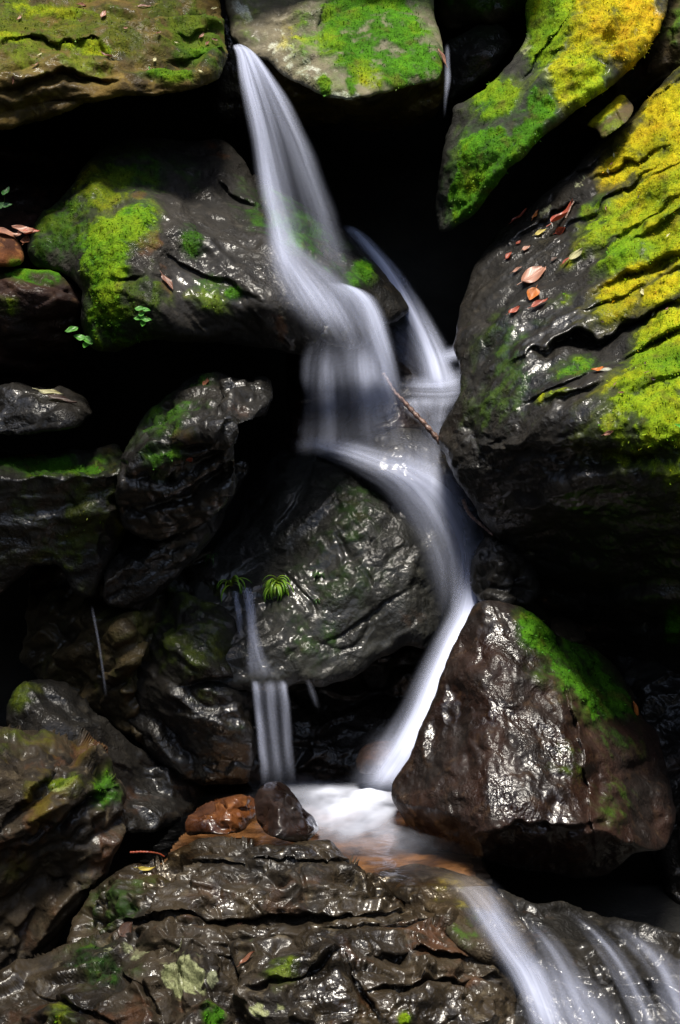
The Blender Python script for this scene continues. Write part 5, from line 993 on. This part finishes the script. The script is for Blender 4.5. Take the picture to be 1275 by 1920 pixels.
# ------------------------------------------------------------------ grass tufts and small plants
def plantmat(name, c1, c2):
    g = NT(name); u = g.n('ShaderNodeSeparateXYZ', Vector=g.attr('leafuv', 'Vector')).outputs[1]
    c = g.mix(u, c1, c2)
    d = g.n('ShaderNodeBsdfPrincipled', Base__Color=c, Roughness=.35)
    mx = g.n('ShaderNodeMixShader', Fac=.3, i1=d.outputs[0], i2=g.n('ShaderNodeBsdfTranslucent', Color=c).outputs[0]); g.link(mx.outputs[0], g.out.inputs[0]); return g.m
M_GRASS = plantmat('grass_blades', (.34, .42, .04), (.16, .42, .03))
M_GRASSD = plantmat('dull_grass_blades', (.05, .11, .02), (.03, .12, .015))
def tuft(key, px, py, n, length, label, mat, seed, spread=1.0):
    p, nn = spot(key, px, py); s = (p[1]-CAMY)/F; r = random.Random(seed)
    e = bpy.data.objects.new('grass_tuft', None); COL.objects.link(e); e.location = p; e.empty_display_size = .02
    tag(e, label, 'grass tuft', 'grass tufts growing on the wet rock')
    V, Fq, uv = [], [], []
    for k in range(n):
        a = r.uniform(-1.5, 1.5)*spread; L = length*s*r.uniform(.65, 1.1); out = Vector((math.sin(a), -r.uniform(.35, .9), 0)).normalized(); w = L*r.uniform(.035, .055)
        pos = Vector((r.uniform(-4, 4)*s, -.004, r.uniform(-3, 3)*s)); el = r.uniform(.2, 1.45); dr = r.uniform(.22, .55); b = len(V)
        sd = Vector((out.y, -out.x, 0)).normalized()
        for i in range(9):
            t = i/8; ww = w*(1-t**2.5)*(.6+.4*min(1, t*5))
            V += [tuple(pos-sd*ww), tuple(pos+Vector((0, 0, ww*.5))), tuple(pos+sd*ww)]; uv += [(0, t, 0)]*3
            pos = pos+(out*math.cos(el)+Vector((0, 0, math.sin(el))))*L/8; el -= dr
        Fq += [(b+i*3+j, b+i*3+j+1, b+i*3+4+j, b+i*3+3+j) for i in range(8) for j in range(2)]
    mesh_obj('blades', V, Fq, mat, e, True, {'leafuv': ('FLOAT_VECTOR', np.array(uv))})
    c = [(math.cos(q)*5*s, math.sin(q*2.1)*2*s-.003, math.sin(q)*4*s) for q in np.linspace(0, 6, 9)]
    mesh_obj('root_clump', c+[(0, -.008, -.002)], [(i, i+1, 9) for i in range(8)]+[(8, 0, 9)], M_BARK, e)
tuft('central', 432, 1098, 15, 58, 'drooping bright green grass tuft beside the small side trickle', M_GRASS, 3)
tuft('central', 517, 1098, 60, 52, 'dense round bright green grass tuft on the grey boulder', M_GRASS, 5, .8)
tuft('central', 595, 1078, 22, 24, 'small dull green tuft right of the two bright grass tufts', M_GRASSD, 6)
tuft('central', 596, 1126, 16, 18, 'smallest dull green tuft low on the grey boulder', M_GRASSD, 8)
tuft('central', 392, 1046, 14, 28, 'sparse dull grass tuft on the shaded left flank of the grey boulder', M_GRASSD, 7)

def plant(key, px, py, leaves, label, mat, dep=None, lift=.02):
    if key: p, n = spot(key, px, py)
    else: p = W(px, py, dep)
    s = (p[1]-CAMY)/F; e = bpy.data.objects.new('small_plant', None); COL.objects.link(e); e.location = p; e.empty_display_size = .02
    tag(e, label, 'plant')
    for dx, dy, ang, L, Wd in leaves:
        q = Vector((dx*s, -lift, -dy*s)); Mx = Matrix.Translation(q) @ frame((.15, -.75, .6), ang)
        leaf_mesh('leaf', L*s, Wd*s, LEAFM[mat], .25, .25, stalk=False, parent=e, M=Mx)
        pts = [(0, 0, 0), tuple(q*.5+Vector((0, -.004, .003))), tuple(q)]; V, Fq = [], []
        for i, c in enumerate(pts):
            for a in range(4): V.append((c[0]+.0009*math.cos(a*1.571), c[1]+.0009*math.sin(a*1.571), c[2]))
        Fq = [(i*4+a, i*4+(a+1) % 4, i*4+4+(a+1) % 4, i*4+4+a) for i in range(2) for a in range(4)]
        mesh_obj('stem', V, Fq, M_GRASSD, e, True, {'leafuv': ('FLOAT_VECTOR', np.zeros((12, 3)))})
plant('left', 268, 596, [(-2, -16, 20, 24, 12), (8, -14, -20, 18, 11), (-6, 2, 200, 20, 14), (8, 4, -10, 22, 14), (2, 12, 260, 18, 12), (0, -6, 60, 16, 10)], 'bright green little plant on the right of the moss stripe', 'green')
plant('left', 168, 640, [(-16, -4, 170, 22, 17), (2, 2, -60, 24, 20), (12, -2, 10, 18, 15), (-4, 10, 250, 18, 14)], 'pale green ivy like leaves at the lower end of the moss stripe', 'green')
plant('left', 160, 612, [(-24, 8, 215, 28, 15)], 'single bright leaf sticking out left of the moss stripe', 'green')
plant(None, 8, 380, [(6, -18, 70, 28, 12), (8, 8, 30, 22, 12), (-4, 10, 250, 24, 11)], 'dark green seedling at the left edge of the upper hollow', 'dark_green', dep=4.3)
plant('right', 1276, 808, [(-4, -8, 150, 22, 10), (4, -4, 60, 20, 10)], 'small green sprout at the right edge on the big boulder', 'green')
